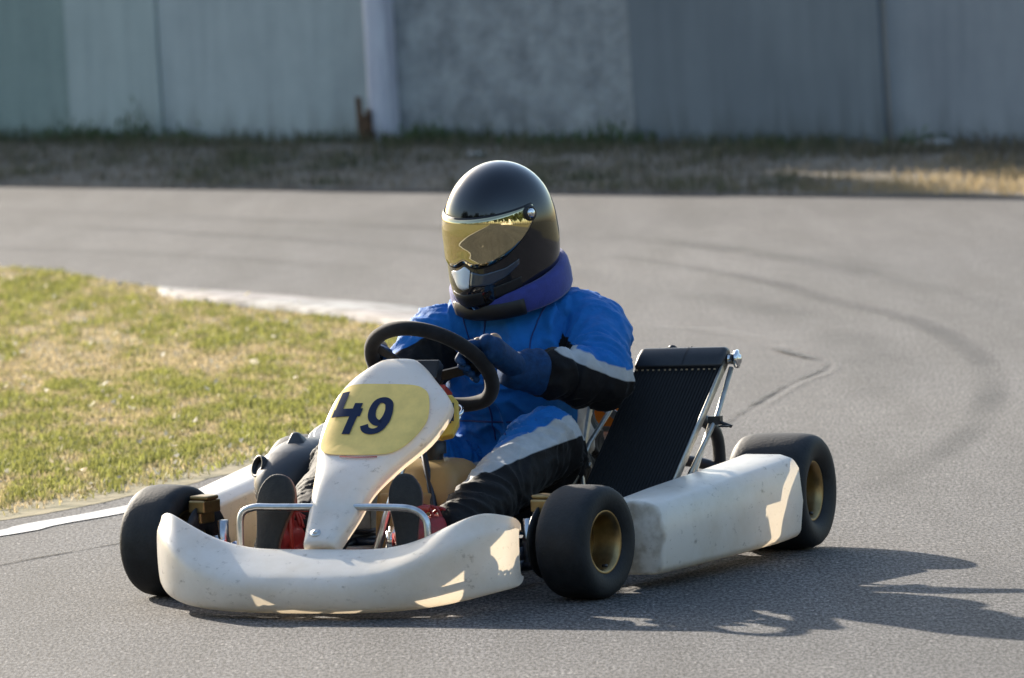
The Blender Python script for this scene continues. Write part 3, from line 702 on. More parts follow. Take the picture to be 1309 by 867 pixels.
# --- front fairing (bumper): open-backed moulded shell
def bump_section(y):
    a = abs(y)
    def ip(tab):
        for i in range(1, len(tab)):
            if a <= tab[i][0]:
                t = (a-tab[i-1][0])/(tab[i][0]-tab[i-1][0]); h_ = tab[i][0]-tab[i-1][0]; sl = lambda j: 0 if j <= 0 else ((tab[min(j+1, len(tab)-1)][1]-tab[j-1][1])/(tab[min(j+1, len(tab)-1)][0]-tab[j-1][0])); return (2*t**3-3*t*t+1)*tab[i-1][1]+(t**3-2*t*t+t)*h_*sl(i-1)+(-2*t**3+3*t*t)*tab[i][1]+(t**3-t*t)*h_*sl(i)
        return tab[-1][1]
    xf = ip([(0, 1.0), (.15, .995), (.30, .955), (.40, .885), (.46, .80)])         # front-most x
    zt = ip([(0, .150), (.18, .152), (.27, .172), (.35, .205), (.42, .228), (.46, .215)])
    zs = ip([(0, .086), (.18, .09), (.30, .125), (.42, .18), (.46, .185)])
    zb = ip([(0, .010), (.2, .012), (.34, .022), (.46, .045)])
    dp = ip([(0, .15), (.2, .14), (.32, .10), (.42, .055), (.46, .04)])
    xr = xf-dp
    return [(xr-.012, y, zt-.030), (xr-.006, y, zt-.006), (xr+.006, y, zt), (xf-.030, y, zs+.017), (xf-.010, y, zs+.002), (xf-.002, y, zs-.010), (xf, y, (zs+zb)/2+.004), (xf-.008, y, zb+.016), (xf-.028, y, zb), (xf-.075, y, zb+.002)]
rings = []
ys_ = [-.46, -.445, -.42, -.39, -.36, -.33, -.30, -.27, -.23, -.18, -.12, -.06, 0, .06, .12, .18, .23, .27, .30, .33, .36, .39, .42, .445, .46]
def endring(s, k):
    # wrap the wing end backwards
    base = bump_section(.46*s); out = []
    for (x, y, z) in base: 
        zc = .13; xm = base[0][0]; x = xm+(x-xm)*[.9, .6, .3][k]; x2 = x-[.012, .035, .055][k]; y2 = s*(.46+[.008, .010, .006][k]); z2 = zc+(z-zc)*[.96, .86, .72][k]
        out.append((x2, y2, z2))
    return out
rings = [endring(-1, 2), endring(-1, 1), endring(-1, 0)]+[bump_section(y) for y in ys_]+[endring(1, 0), endring(1, 1), endring(1, 2)]
mb = MB().loft([[Vector((p[0], p[1]*.925-.003, p[2])) for p in r] for r in rings], False, False)
bmp = mb.build("front_bumper", M['white'], kart); mods(bmp, sub=2)

# --- number panel (nassau)
ang = R(39); nN = Vector((math.sin(ang), 0, math.cos(ang))); nE = Vector((-math.cos(ang), 0, math.sin(ang))); nP = Vector((.84, 0, .153))
outl = [(-.043, .0), (-.046, .006), (-.050, .03), (-.072, .15), (-.092, .255), (-.111, .335), (-.116, .42), (-.107, .495), (-.078, .556), (-.030, .598), (.019, .610), (.070, .590), (.122, .535), (.166, .484), (.182, .445), (.160, .350), (.106, .262), (.068, .181), (.056, .10), (.042, .03), (.037, .006), (.034, .0), (.030, -.002), (-.004, -.002), (-.038, -.002)]
OUTD = [(p.x, p.y) for p in cr_spline([(a, b, 0) for a, b in outl], 5)]
def bounds(v):
    xs_ = []
    for q in range(len(OUTD)):
        (a, b), (c_, d_) = OUTD[q], OUTD[(q+1) % len(OUTD)]
        if (b <= v < d_) or (d_ <= v < b): xs_.append(a+(c_-a)*(v-b)/(d_-b))
    return (min(xs_), max(xs_)) if len(xs_) > 1 else (0.0, .03)
BT = [bounds(.004+.60*q/60) for q in range(61)]
def nsurf(u, v, off=0.0):
    q = max(0, min(59.999, (v-.004)/.60*60)); i_ = int(q); f_ = q-i_
    a = BT[i_][0]*(1-f_)+BT[i_+1][0]*f_; b = BT[i_][1]*(1-f_)+BT[i_+1][1]*f_
    m_ = (a+b)/2; hw = max(.012, (b-a)/2); s_ = min(1.15, abs(u-m_)/hw); tp = max(0, (v-.50)/.11)
    e = max(s_, min(1.0, tp)) if v > .5 else s_
    h = .015*(1-min(1, e)**6)-.020*max(0, s_-1)
    if v < .3: h += .010*(1-s_*s_)*math.exp(-((v-.20)/.07)**2)
    return nP+Vector((0, 1, 0))*u+nE*v+nN*(h+off)
OUT = cr_spline([(a, b, 0) for a, b in outl], 5); cen = Vector((.02, .36, 0))
def fan_surface(out, cen, sfun, levels, flange=None):
    mb = MB(); n = len(out); vv = []; ff = []
    lv = levels
    for s in lv:
        for p in out:
            q = cen+(p-cen)*s; vv.append(sfun(q.x, q.y))
    if flange:
        for d, s in flange:
            for p in out:
                q = cen+(p-cen)*s; vv.append(sfun(q.x, q.y)-nN*d)
    tot = len(lv)+(len(flange) if flange else 0)
    # order: inner levels ascend
    for i in range(tot-1):
        for k in range(n): k2 = (k+1) % n; ff.append((i*n+k, i*n+k2, (i+1)*n+k2, (i+1)*n+k))
    vv.append(sfun(cen.x, cen.y)); c = len(vv)-1
    for k in range(n): ff.append((c, (k+1) % n, k))
    mb.add(vv, ff); return mb
lv = [.08, .16, .24, .32, .4, .48, .56, .64, .72, .8, .86, .92, .96, .985]
mb = fan_surface(OUT, cen, nsurf, lv, [(.003, 1.0), (.010, 1.006), (.024, 1.003), (.030, .99)])
npan = mb.build("number_panel", M['white'], kart)
def px(x, y):     # panel coordinates from offsets to the panel's foot
    return Vector((.00193*(x-411)+.00076*(y-697), -.00254*(y-697)*(1-.00013*(697-y)), 0))
yo = [px(*p) for p in [(434, 505), (441, 495), (455, 492), (490, 492), (530, 493.5), (546, 499), (552, 510), (551, 532), (545, 547), (529, 566), (508, 582), (490, 588), (460, 589.5), (430, 588.5), (416, 584), (410, 574), (414, 556)]]
YO = cr_spline(yo, 5); yc = px(482, 537)
pl_ = fan_surface(YO, yc, lambda u, v: nsurf(u, v, .0030), [i/10 for i in range(1, 11)]).build("number_plate", M['yellow'], npan)
def stroke(mb, pts, wd, n=6, off=.0045, taper=None):
    P = cr_spline([px(*p) for p in pts], n, False) if len(pts) > 2 else [px(*pts[0]).lerp(px(*pts[1]), i/8) for i in range(9)]
    vv = []; ff = []; N = len(P)
    for i, p in enumerate(P):
        t = (P[min(i+1, N-1)]-P[max(i-1, 0)]).normalized(); nn = Vector((-t.y, t.x, 0))*wd/2
        for s in (-1, -.33, .33, 1): q = p+nn*s; vv.append(nsurf(q.x, q.y, off))
    for i in range(N-1):
        for k in range(3): ff.append((i*4+k, i*4+k+1, (i+1)*4+k+1, (i+1)*4+k))
    mb.add(vv, ff)
mb = MB(); stroke(mb, [(445, 502), (434, 530)], .020); stroke(mb, [(427, 531.5), (465, 531.5)], .026, off=.0048); stroke(mb, [(462, 519), (444, 561)], .020, off=.0051)
mb.build("digit_four", M['digit'], npan)
mb = MB(); stroke(mb, [(492, 546), (484, 545.5), (478.5, 539), (479.5, 528), (486, 517.5), (495, 515), (501, 520), (500, 530), (495, 540), (489, 546)], .019, off=.0045)
stroke(mb, [(501, 520), (500.5, 531), (496, 544), (488, 554), (478, 557.5), (470, 555), (468, 549)], .019, off=.0048)
mb.build("digit_nine", M['digit'], npan)
mb = MB(); stroke(mb, [(437, 592), (460, 593.5), (485, 592)], .005, off=.0040); mb.build("red_strip", M['redline'], npan)
mb = MB(); q = nsurf(*px(406, 688)[:2]); mb.lathe([(.0, .012), (.003, .012), (.004, .006)], q, nN, 20); mb.lathe([(.003, .007), (.008, .006), (.009, .0002)], q, nN, 6); mb.build("bolt", M['steel'], npan)
# little yellow box behind the panel's right edge
mb = MB(); ctr = Vector((.44, .148, .408))
hexa = [(-.030, -.045), (-.010, -.054), (.018, -.048), (.032, -.02), (.030, .030), (.015, .048), (-.015, .048), (-.032, .018)]
xa = Vector((-.35, .93, 0)).normalized(); za = Vector((-.35, -.1, .93)).normalized(); ya = xa.cross(za)
mb.loft([[ctr+xa*a*s_+za*b*s_+ya*d for a, b in hexa] for d, s_ in ((-.022, .9), (-.016, 1), (.012, 1), (.016, .95))])
bx = mb.build("yellow_box", mat("yellow_plastic", (.55, .38, .05), .4), kart, smooth=False); mods(bx, .002)
mb = MB()
sgn = 1 if ya.x > 0 else -1
fo = ctr+ya*sgn*(.0185 if sgn > 0 else .0245)
def chip(a, b, wa, wb_): 
    mb.add([fo+xa*(a-wa)+za*(b-wb_), fo+xa*(a+wa)+za*(b-wb_), fo+xa*(a+wa)+za*(b+wb_), fo+xa*(a-wa)+za*(b+wb_)], [(0, 1, 2, 3)])
chip(.016, .005, .004, .022); chip(.010, -.012, .004, .01)
mb.build("black_mark", M['digit'], bx, smooth=False)
mb = MB(); chip(-.016, -.028, .010, .012); mb.build("orange_mark", M['orange'], bx, smooth=False)
mb = MB(); chip(-.012, -.008, .007, .006); chip(-.024, -.012, .004, .006); mb.build("black_mark", M['digit'], bx, smooth=False)

# --- side pods
def pod(s):
    st = [(.340, .490, .634, .033, .201), (.30, .490, .638, .032, .204), (.15, .50, .655, .032, .213), (-.1, .52, .682, .034, .225), (-.30, .535, .703, .037, .235), (-.385, .54, .712, .042, .240)]
    rings = []
    for (x, yi, yo_, z0, z1) in st:
        tz = .014
        sec = [(yi, z0+.03), (yi+.012, z0), (yo_-.02, z0), (yo_-.004, z0+.014), (yo_+.004, z0+.09), (yo_-.004, z1-.030), (yo_-.018, z1-.008), (yo_-.05, z1+.002), (yi+.03, z1+.003), (yi, z1-.014)]
        rings.append([Vector((x, y*s, z)) for y, z in sec])
    mb = MB().loft(rings, False, True); nr = len(rings)-2; mb.f = [q for q in mb.f if not {nr*10+9, nr*10, nr*10+10, nr*10+19} == set(q)]; mb.mi = [0]*len(mb.f); mb.f.append(list(range(10))[::-1]); mb.mi.append(0)      # moulded shell: closed nose, open towards the chassis and the rear wheel
    o = mb.build("side_pod", M['pod'], kart); mods(o, .008, seg=3); return o
pod(1); pod(-1)
for s in (1,):
    mb = MB(); 
    for (x, y) in ((.345, .52), (.355, .53)): pass
    mb.box((.379, .545, .165), (.004, .03, .012)); o = mb.build("mounting_clip", M['steel'], kart, smooth=False)

# --- fuel tank
mb = MB()
def rr(cx, cy, hx, hy, z, r=.02, n=5):
    out = []
    for qx, qy, a0 in ((1, 1, 0), (-1, 1, 90), (-1, -1, 180), (1, -1, 270)):
        for k in range(n): a = R(a0+90*k/(n-1)); out.append(Vector((cx+qx*(hx-r)+r*math.cos(a), cy+qy*(hy-r)+r*math.sin(a), z)))
    return out
mb.loft([rr(.32, .05, .09, .098, .055, .03), rr(.32, .05, .105, .108, .07, .03), rr(.32, .055, .105, .108, .20, .03), rr(.315, .055, .098, .10, .262, .03), rr(.30, .052, .075, .075, .290, .03), rr(.295, .05, .05, .055, .297, .02)])
tank = mb.build("fuel_tank", M['tank'], kart); mods(tank, sub=1)
mb = MB(); mb.box((.426, .035, .155), (.012, .13, .15)); q = mb.build("tank_front_bulge", M['tank'], tank, smooth=True); mods(q, .006)
mb = MB(); mb.lathe([(0, .024), (.02, .024)], (.30, .055, .292), (0, 0, 1), 24); mb.lathe([(.018, .031), (.045, .031), (.048, .02), (.048, .0005)], (.30, .055, .292), (0, 0, 1), 16); mb.build("filler_cap", M['black'], tank)
mb = MB(); mb.box((.4345, .075, .15), (.003, .034, .05)); mb.build("dark_label", M['navy'], tank, smooth=False)

# --- steering wheel
sc_ = Vector((.235, .032, .503)); tt = R(47); sn = Vector((-math.cos(tt), .10, math.sin(tt))).normalized(); sr = (Vector((0, 1, 0))-sn*sn.y).normalized(); su = sn.cross(sr)
if su.z < 0: su = -su
SR = .149
def rimp(a, r=SR, off=0): return sc_+(sr*math.cos(a)+su*math.sin(a))*r+sn*off
mb = MB(); pts = []
for k in range(64):
    a = 2*math.pi*k/64; r = SR
    if 3.9 < a < 5.5: r = SR-.012*math.sin((a-3.9)/1.6*math.pi)
    pts.append(rimp(a, r))
mb.tube(pts, .0175, 14, closed=True); swh = mb.build("steering_wheel", mat("suede_rim", (.012, .011, .012), .85, var=.3, vscale=50, sheen=.2, spec=.25), kart)
mb = MB()
for a in (R(20-9), R(160-9), R(262)):
    p0 = rimp(a, .03, -.025); p1 = rimp(a, .137, -.002); d = (p1-p0); mb.bar(p0, p1, .03, .004, sn)
mb.lathe([(-.03, .0005), (-.03, .035), (-.02, .038), (-.012, .035), (-.012, .0005)], sc_, sn, 24)
q = mb.build("spokes", M['black'], swh, smooth=False)
mb = MB()
for k in range(3):
    mb = MB(); a = R(30+120*k); p = rimp(a, .022, -.036); mb.tube([p, p-sn*.012], .006, 8); mb.build("bolt", M['chrome'], swh)
mb = MB(); p = rimp(R(158), .10, -.008); mb.tube([p, p-sn*.012], .007, 8); mb.build("bolt", M['chrome'], swh)
mb = MB(); mb.tube([sc_-sn*.03, Vector((.60, .03, .11))], .010); mb.build("steering_column", M['steel'], kart)
mb = MB(); cst = sc_-sn*.12
mb.tube([cst+Vector((0, .0, 0)), Vector((.50, .16, .07))], .008); mb.tube([cst, Vector((.50, -.12, .07))], .008)
mb.tube([cst+Vector((0, 0, .02)), cst+Vector((.10, 0, .04))], .008)
mb.build("column_support", M['frame'], kart)
# panel support bracket and red and gold fittings seen inside the wheel
mb = MB(); p = sc_-sn*.07
mb.box(p+Vector((.02, .01, .0)), (.05, .13, .02), Matrix.Rotation(-.5, 3, 'Y')); q = mb.build("panel_bracket", M['redp'], kart, smooth=False); mods(q, .003)
mb = MB(); mb.tube(cr_spline([p+Vector((.03, .03, .0)), p+Vector((.05, .08, -.01)), p+Vector((.08, .11, -.03)), p+Vector((.10, .09, -.06))], 5, False), .006); mb.build("brake_line", M['gold'], kart)
mb = MB(); mb.tube(cr_spline([p+Vector((.03, .06, -.02)), p+Vector((.06, .12, -.03)), p+Vector((.09, .13, -.045)), p+Vector((.12, .10, -.05))], 5, False), .005)
mb.tube(cr_spline([p+Vector((.04, .05, -.035)), p+Vector((.07, .115, -.042)), p+Vector((.10, .13, -.055)), p+Vector((.13, .10, -.06))], 5, False), .004); mb.build("cable", M['chrome'], kart)

mb = MB(); mb.box(sc_-sn*.045+su*.045+sr*.01, (.03, .085, .05), Matrix.Rotation(-.6, 3, 'Y')); q = mb.build("lap_timer", M['black'], kart, smooth=False); mods(q, .005)
mb = MB(); c0 = sc_-sn*.055
for k in range(5): mb.tube(cr_spline([c0+sr*(-.07+.02*k)+su*.05, c0+sr*(-.06+.02*k)-sn*.03+su*.02, c0+sr*(-.03+.012*k)-sn*.05-su*.03], 4, False), .005, 8)
mb.build("wiring_loom", M['black'], kart)
mb = MB(); mb.tube([c0-sr*.075+su*.02, c0-sr*.075+su*.055], .008, 10); mb.build("lever", M['chrome'], kart)
mb = MB(); mb.tube(cr_spline([c0-sr*.05+su*.06, c0+sr*.0+su*.03-sn*.02, c0+sr*.06+su*.015-sn*.03], 4, False), .007, 8); mb.build("fuel_line", M['redp'], kart)
# --- seat
rings = []
prof = [(.02, .13, .02), (-.06, .10, .0), (-.18, .075, -.01), (-.30, .075, 0), (-.40, .12, .0), (-.45, .22, 0), (-.48, .34, 0), (-.50, .42, 0)]
for i, (x, z, _) in enumerate(prof):
    hwid = [.17, .185, .19, .195, .195, .185, .165, .12][i]; hs = [.07, .11, .16, .22, .30, .30, .22, .06][i]
    row = []
    for k in range(13):
        t = -1+2*k/12; row.append(Vector((x+(.20*abs(t)**3 if i >= 4 else .0)*1.0, .02+hwid*math.copysign(min(1, abs(t)*1.25), t) if abs(t) < .8 else .02+math.copysign(hwid, t), z+(max(0, abs(t)-.45)/.55)**1.3*hs*(.75 if i < 4 else .35))))
    rings.append(row)
mb = MB().loft(rings, False, False); seat = mb.build("seat", M['seat'], kart); mods(seat, sub=2, solid=.006)

# --- radiator, left of the seat
Rb0 = Vector((.02, .315, .185)); Rt0 = Vector((-.30, .345, .466)); wv = Vector((-.03, .202, .0)); up_ = (Rt0-Rb0).normalized(); yv = wv.normalized(); nv = yv.cross(up_).normalized()
if nv.x < 0: nv = -nv
def RP(a, b, d): return Rb0+yv*a+up_*b+nv*d        # a across, b up, d out of the face
Lr = (Rt0-Rb0).length; Wr = wv.length
mb = MB(); mb.loft([[RP(0, -.03, -.012), RP(Wr, -.03, -.012), RP(Wr, -.03, .012), RP(0, -.03, .012)], [RP(0, Lr, -.012), RP(Wr, Lr, -.012), RP(Wr, Lr, .012), RP(0, Lr, .012)]])
rad = mb.build("radiator", mat("radiator_core", (.004, .004, .004), .8), kart, smooth=False)
mb = MB()
for k in range(26):
    a = Wr*(k+.5)/26
    mb.loft([[RP(a-.0012, b, .0125), RP(a+.0012, b, .0125), RP(a+.0008, b, .0150), RP(a-.0008, b, .0150)] for b in (-.03, Lr-.02)])
mb.build("fins", mat("radiator_fins", (.005, .0045, .0045), .6, .1, var=.4, vscale=80), rad, smooth=False)
mb = MB()
for k in range(15):
    a = Wr*(k+.5)/15+random.uniform(-.001, .001); mb.box(RP(a, Lr-.036, .0165), (.004, .004, .0035))
mb.build("light_gap_dots", mat("light_gap_tone", (.35, .26, .16), .6), rad, smooth=False)  # pale colour stands in for light showing through gaps under the header tank
mb = MB()
ringsh = []
for a, s_ in ((-.004, .80), (.004, 1), (Wr*.5, 1), (Wr-.004, 1), (Wr+.006, .80)):
    r_ = []
    for (b, d) in ((-.028, -.022), (-.028, .022), (.004, .028), (.03, .024), (.044, .010), (.044, -.010), (.03, -.024)): r_.append(RP(a, Lr+b*s_, d*s_))
    ringsh.append(r_)
mb.loft(ringsh); hd = mb.build("header_tank", M['black'], rad); mods(hd, .005)
mb = MB(); 
for a in (Wr*.56,): mb.loft([[RP(a+q, Lr+b, d) for b, d in ((-.026, .0245), (.004, .0305), (.03, .026), (.046, .012), (.046, -.010))] for q in (-.001, .001)], False, False)
mb.build("seam", M['dark'], hd)
mb = MB(); q0 = RP(Wr+.008, Lr+.012, 0); mb.lathe([(0, .013), (.014, .013), (.015, .021), (.021, .023), (.026, .021), (.027, .012), (.031, .010), (.032, .0005)], q0, yv, 14); mb.build("filler_cap", M['chrome'], rad)
mb = MB(); q0 = RP(Wr*.32, Lr+.044, 0); mb.tube([q0, q0+up_*.008], .012, 10); q0 = RP(Wr*.16, Lr+.044, 0); mb.tube([q0, q0+up_*.006], .005, 8); mb.build("plug", M['black'], rad)
mb = MB()   # side plate, stays
mb.loft([[RP(Wr+.002, b, d) for b, d in ((-.03, -.014), (Lr*.99, -.014), (Lr*.99, .014), (-.03, .014))], [RP(Wr+.006, b, d) for b, d in ((-.03, -.014), (Lr*.99, -.014), (Lr*.99, .014), (-.03, .014))]])
mb.tube([RP(Wr+.022, Lr*.97, -.005), RP(Wr+.03, Lr*.62, -.02), RP(Wr-.0, .0, -.06)], .006); mb.tube([RP(Wr+.02, Lr*.62, -.02), RP(Wr+.01, Lr*.05, -.09)], .006)
mb.tube([RP(-.018, Lr*.93, -.02), RP(-.03, Lr*.35, .02), RP(-.03, .02, .01)], .006)
mb.build("radiator_stay", M['alu'], kart)
mb = MB(); mb.box(RP(Wr+.03, Lr*.60, -.02), (.02, .03, .02)); mb.tube([RP(Wr+.03, Lr*.60, -.02), RP(Wr+.075, Lr*.55, -.02)], .004); mb.box(RP(Wr+.06, Lr*.555, -.02), (.03, .025, .004)); mb.build("stay_clamp", M['black'], kart, smooth=False)
# flat strut by the seat, with its knuckle
mb = MB(); mb.bar((-.20, .265, .43), (-.05, .285, .245), .018, .007, (0, 1, 0)); mb.bar((-.05, .285, .25), (-.02, .30, .19), .014, .008, (0, 1, 0)); mb.tube([(-.05, .27, .248), (-.05, .31, .248)], .008, 8)
q = mb.build("seat_strut", M['alu'], kart, smooth=False); mods(q, .002)
mb = MB(); mb.tube(cr_spline([(-.22, .26, .43), (-.28, .30, .425), (-.36, .32, .44), (-.42, .33, .46)], 5, False), .011); mb.build("water_hose", M['black'], kart)
mb = MB(); mb.ball((.30, .44, .175), (.05, .04, .02)); mb.tube(cr_spline([(.2, .47, .17), (.26, .45, .20), (.33, .43, .19), (.38, .40, .15)], 5, False), .007); mb.build("cable_bundle", M['black'], kart)
# --- engine side (driver's right) and things glimpsed behind the seat
mb = MB(); mb.box((-.18, -.36, .16), (.17, .16, .14)); mb.tube([(-.16, -.36, .2), (-.10, -.36, .33)], .06, 20)
for k in range(6): mb.tube([Vector((-.16, -.36, .2)).lerp(Vector((-.10, -.36, .33)), .2+k*.14), Vector((-.16, -.36, .2)).lerp(Vector((-.10, -.36, .33)), .24+k*.14)], .075, 20)
q = mb.build("engine", M['alu'], kart, smooth=False); mods(q, .004)
mb = MB(); mb.tube(cr_spline([(-.2, -.30, .24), (-.34, -.24, .25), (-.48, -.1, .27), (-.60, .05, .28), (-.64, .16, .27)], 6, False), [.022]*6+[.03]*6+[.05]*6+[.052]*6+[.03], 18); mb.build("exhaust", M['grey'], kart)
mb = MB(); mb.loft([[Vector((-.50, y, z)) for y, z in ((.10, .30), (.235, .295), (.20, .37), (.14, .385))], [Vector((-.56, y, z)) for y, z in ((.10, .30), (.235, .295), (.20, .37), (.14, .385))]]); q = mb.build("chain_guard", M['orange'], kart, smooth=False); mods(q, .006)
mb = MB(); mb.bar((-.485, .10, .40), (-.485, .27, .285), .006, .02, (0, 0, 1)); mb.bar((-.49, .08, .30), (-.49, .26, .29), .012, .012); mb.build("guard_brace", M['alu'], kart, smooth=False)
mb = MB()   # intake silencer
rg = []
for t, wy, wz, zc in ((0, .03, .025, .215), (.06, .055, .05, .225), (.2, .078, .072, .238), (.5, .088, .076, .255), (.8, .080, .066, .262), (.95, .06, .05, .26), (1, .03, .025, .258)):
    x = .33-.36*t; rg.append([Vector((x, -.345+wy*math.cos(a)*abs(math.cos(a))**-.25 if abs(math.cos(a)) > .01 else -.345, zc+wz*math.sin(a))) for a in [2*math.pi*k/20+.01 for k in range(20)]])
mb.loft(rg); ab = mb.build("intake_silencer", M['airbox'], kart)
mb = MB(); mb.lathe([(0, .026), (.014, .027), (.015, .022), (.0, .020)], (.27, -.395, .275), (.75, -.6, .30), 20); mb.build("intake_tube", M['hblack'], ab)
mb = MB(); mb.loft([[Vector((.16+x, -.345+y, .310)) for x, y in ((-.03, -.03), (.03, -.03), (.03, .03), (-.03, .03))], [Vector((.16+x*.25, -.355+y*.25, .348)) for x, y in ((-.03, -.03), (.03, -.03), (.03, .03), (-.03, .03))]]); mods(mb.build("fin", M['airbox'], ab), .006)
mb = MB(); mb.tube(cr_spline([(.02, -.30, .31), (-.03, -.29, .33), (-.06, -.29, .30)], 5, False), .016); mb.build("rubber_boot", M['hblack'], ab)
# bits between front wheel and feet
for s in (1, -1):
    mb = MB(); mb.tube(cr_spline([(.60, .33*s, .12), (.64, .30*s, .13), (.68, .27*s, .11), (.70, .22*s, .08)], 5, False), .010); mb.build("blue_hose", mat("blue_hose", (.05, .12, .28), .3), kart)
mb = MB(); mb.box((.57, -.25, .075), (.09, .07, .05)); mb.tube([(.60, -.21, .08), (.70, -.21, .08)], .008); q = mb.build("master_cylinder", M['gold'], kart, smooth=False); mods(q, .006)
mb = MB(); mb.tube([(.62, .07, .06), (.60, .075, .17)], .010); mb.tube([(.61, .073, .12), (.605, .074, .16)], .014, 12); mb.build("brake_rod", M['chrome'], kart)

# ============================================================ DRIVER
person = MB()
caps = []
def limb(kind, a, b, ra, rb): caps.append((kind, Vector(a), Vector(b), ra, rb)); person.cap(a, b, ra, rb)
# torso: loft of ellipses, leaning back, slightly turned
def ell(c, hw_, hd_, yaw, pitch=0, n=28, p=2.3):
    out = []; cy, sy_ = math.cos(yaw), math.sin(yaw)
    for k in range(n):
        a = 2*math.pi*k/n; ca, sa = math.cos(a), math.sin(a)
        X = hd_*math.copysign(abs(ca)**(2/p), ca); Y = hw_*math.copysign(abs(sa)**(2/p), sa)
        v = Vector((X*math.cos(pitch), 0, X*math.sin(pitch))); out.append(Vector(c)+Vector((v.x*cy-Y*sy_, v.x*sy_+Y*cy, v.z)))
    return out
yw = R(-12)
person.loft([ell((-.30, .025, .085), .12, .10, 0), ell((-.30, .025, .11), .165, .135, 0), ell((-.31, .03, .18), .185, .15, 0), ell((-.31, .035, .26), .175, .150, yw*.3, -.1), ell((-.28, .045, .36), .172, .142, yw*.6, -.2), ell((-.245, .055, .46), .185, .135, yw, -.25), ell((-.215, .062, .54), .190, .118, yw, -.25), ell((-.20, .065, .60), .135, .092, yw, -.2), ell((-.19, .06, .645), .08, .070, yw), ell((-.18, .06, .67), .06, .055, yw)])
SHL = Vector((-.225, .262, .550)); SHR = Vector((-.155, -.100, .548))
ELL = Vector((-.060, .338, .456)); WRL = Vector((.110, .205, .487))
ELR = Vector((-.02, -.200, .41)); WRR = Vector((.130, -.125, .44))
limb('upL', SHL, ELL, .083, .060); limb('foL', ELL, WRL, .060, .030)
limb('upR', SHR, ELR, .078, .058); limb('foR', ELR, WRR, .062, .038)
KNL = Vector((.085, .250, .310)); ANL = Vector((.565, .215, .165)); KNR = Vector((.12, -.215, .310)); ANR = Vector((.570, -.165, .150))
limb('thL', (-.28, .12, .165), KNL, .105, .076); limb('shL', KNL, ANL, .077, .050)
limb('thR', (-.28, -.06, .165), KNR, .105, .076); limb('shR', KNR, ANR, .077, .050)
person.ball(SHL+Vector((-.02, -.06, .036)), (.085, .095, .064)); person.ball(SHR+Vector((-.02, .06, .022)), (.080, .085, .060))
# fabric bunched at elbow and knee
for (c_, r_) in ((ELL+Vector((-.0, .0, -.002)), .063), (KNL+Vector((0, 0, .004)), .080)): person.ball(c_, r_)
for t, r_ in ((.25, .061), (.55, .056), (.74, .044)): person.ball(ELL.lerp(WRL, t), r_)
for t, r_ in ((.3, .072), (.55, .065), (.78, .056)): person.ball(KNL.lerp(ANL, t), r_); person.ball(KNR.lerp(ANR, t), r_)
for t, r_ in ((.3, .102), (.6, .094)): person.ball(Vector((-.28, .12, .17)).lerp(KNL, t), r_)
body = remesh(person, "person", M['suit'], None, .0055, 9, .5)
body.location = (KX, KY, 0); body.rotation_euler = (0, 0, krot)
tag(body, "driver in blue and black suit, black helmet with gold visor, steering the kart", "person")
co = getco(body.data); nv_ = len(co)
nrm = np.empty(nv_*3, np.float32); body.data.vertices.foreach_get("normal", nrm); nrm = nrm.reshape(-1, 3)
def segdist(P, a, b):
    a = np.array(a); b = np.array(b); d = b-a; t = np.clip(((P-a)@d)/(d@d), 0, 1); return np.linalg.norm(P-(a+t[:, None]*d), axis=1), ((P-a)@d)/(d@d)
D = {}; T = {}
for (k_, a, b, ra, rb) in caps:
    d, t = segdist(co, a, b); D[k_] = d-(ra+(rb-ra)*np.clip(t, 0, 1)); T[k_] = t
spd, _ = segdist(co, (-.31, .03, .18), (-.20, .062, .58)); D['to'] = spd-.155
names = ['to', 'upL', 'foL', 'upR', 'foR', 'thL', 'shL', 'thR', 'shR']; who = np.argmin(np.stack([D[k_] for k_ in names]), 0)
# wrinkles
disp = np.zeros(nv_)
AX = {'upL': (SHL, ELL), 'foL': (ELL, WRL), 'upR': (SHR, ELR), 'foR': (ELR, WRR), 'thL': (Vector((-.28, .12, .165)), KNL), 'shL': (KNL, ANL), 'thR': (Vector((-.28, -.06, .165)), KNR), 'shR': (KNR, ANR), 'to': (Vector((-.31, .03, .1)), Vector((-.2, .06, .6)))}
axes = [((AX[k_][1]-AX[k_][0]).normalized()) for k_ in names]
for i in range(nv_):
    p = Vector(co[i].tolist()); wi = int(who[i]); ax = axes[wi]
    q = p+Vector((noise.noise(p*7), noise.noise(p*7+Vector((9, 0, 0))), noise.noise(p*7+Vector((0, 9, 0)))))*.11
    al = q.dot(ax); rest = q-ax*al
    s1 = 12 if wi else 8
    n1 = 1-abs(noise.noise(rest*5+ax*al*s1))*2.2; n2 = 1-abs(noise.noise(rest*11+ax*al*s1*2.1+Vector((3, 3, 3))))*2.2
    disp[i] = (.020 if wi == 0 else .0100)*max(0, n1)**2*math.copysign(1, n1)+.0075*max(0, n2)**2+.002*noise.noise(p*55)
jb = np.zeros(nv_)
for c_ in (ELL, KNL, ELR, KNR, Vector((-.13, .02, .25)), Vector((-.15, .12, .5))): jb += np.exp(-(np.linalg.norm(co-np.array(c_), axis=1)/.10)**2)
disp *= (.8+.8*np.clip(jb, 0, 1))
co2 = co+nrm*disp[:, None].astype(np.float32); body.data.vertices.foreach_set("co", co2.ravel()); body.data.update()
y_, z_, x_ = co[:, 1], co[:, 2], co[:, 0]
def is_(*k_): return np.isin(who, [names.index(x) for x in k_])
sW = np.full(nv_, -.06); sB = np.full(nv_, -.06)
def put(mask, a, b):
    global sW, sB
    sW = np.where(mask, np.maximum(sW, np.clip(a, -.06, .06)), sW); sB = np.where(mask, np.maximum(sB, np.clip(b, -.06, .06)), sB)
L_arm = is_('upL', 'foL'); R_arm = is_('upR', 'foR')
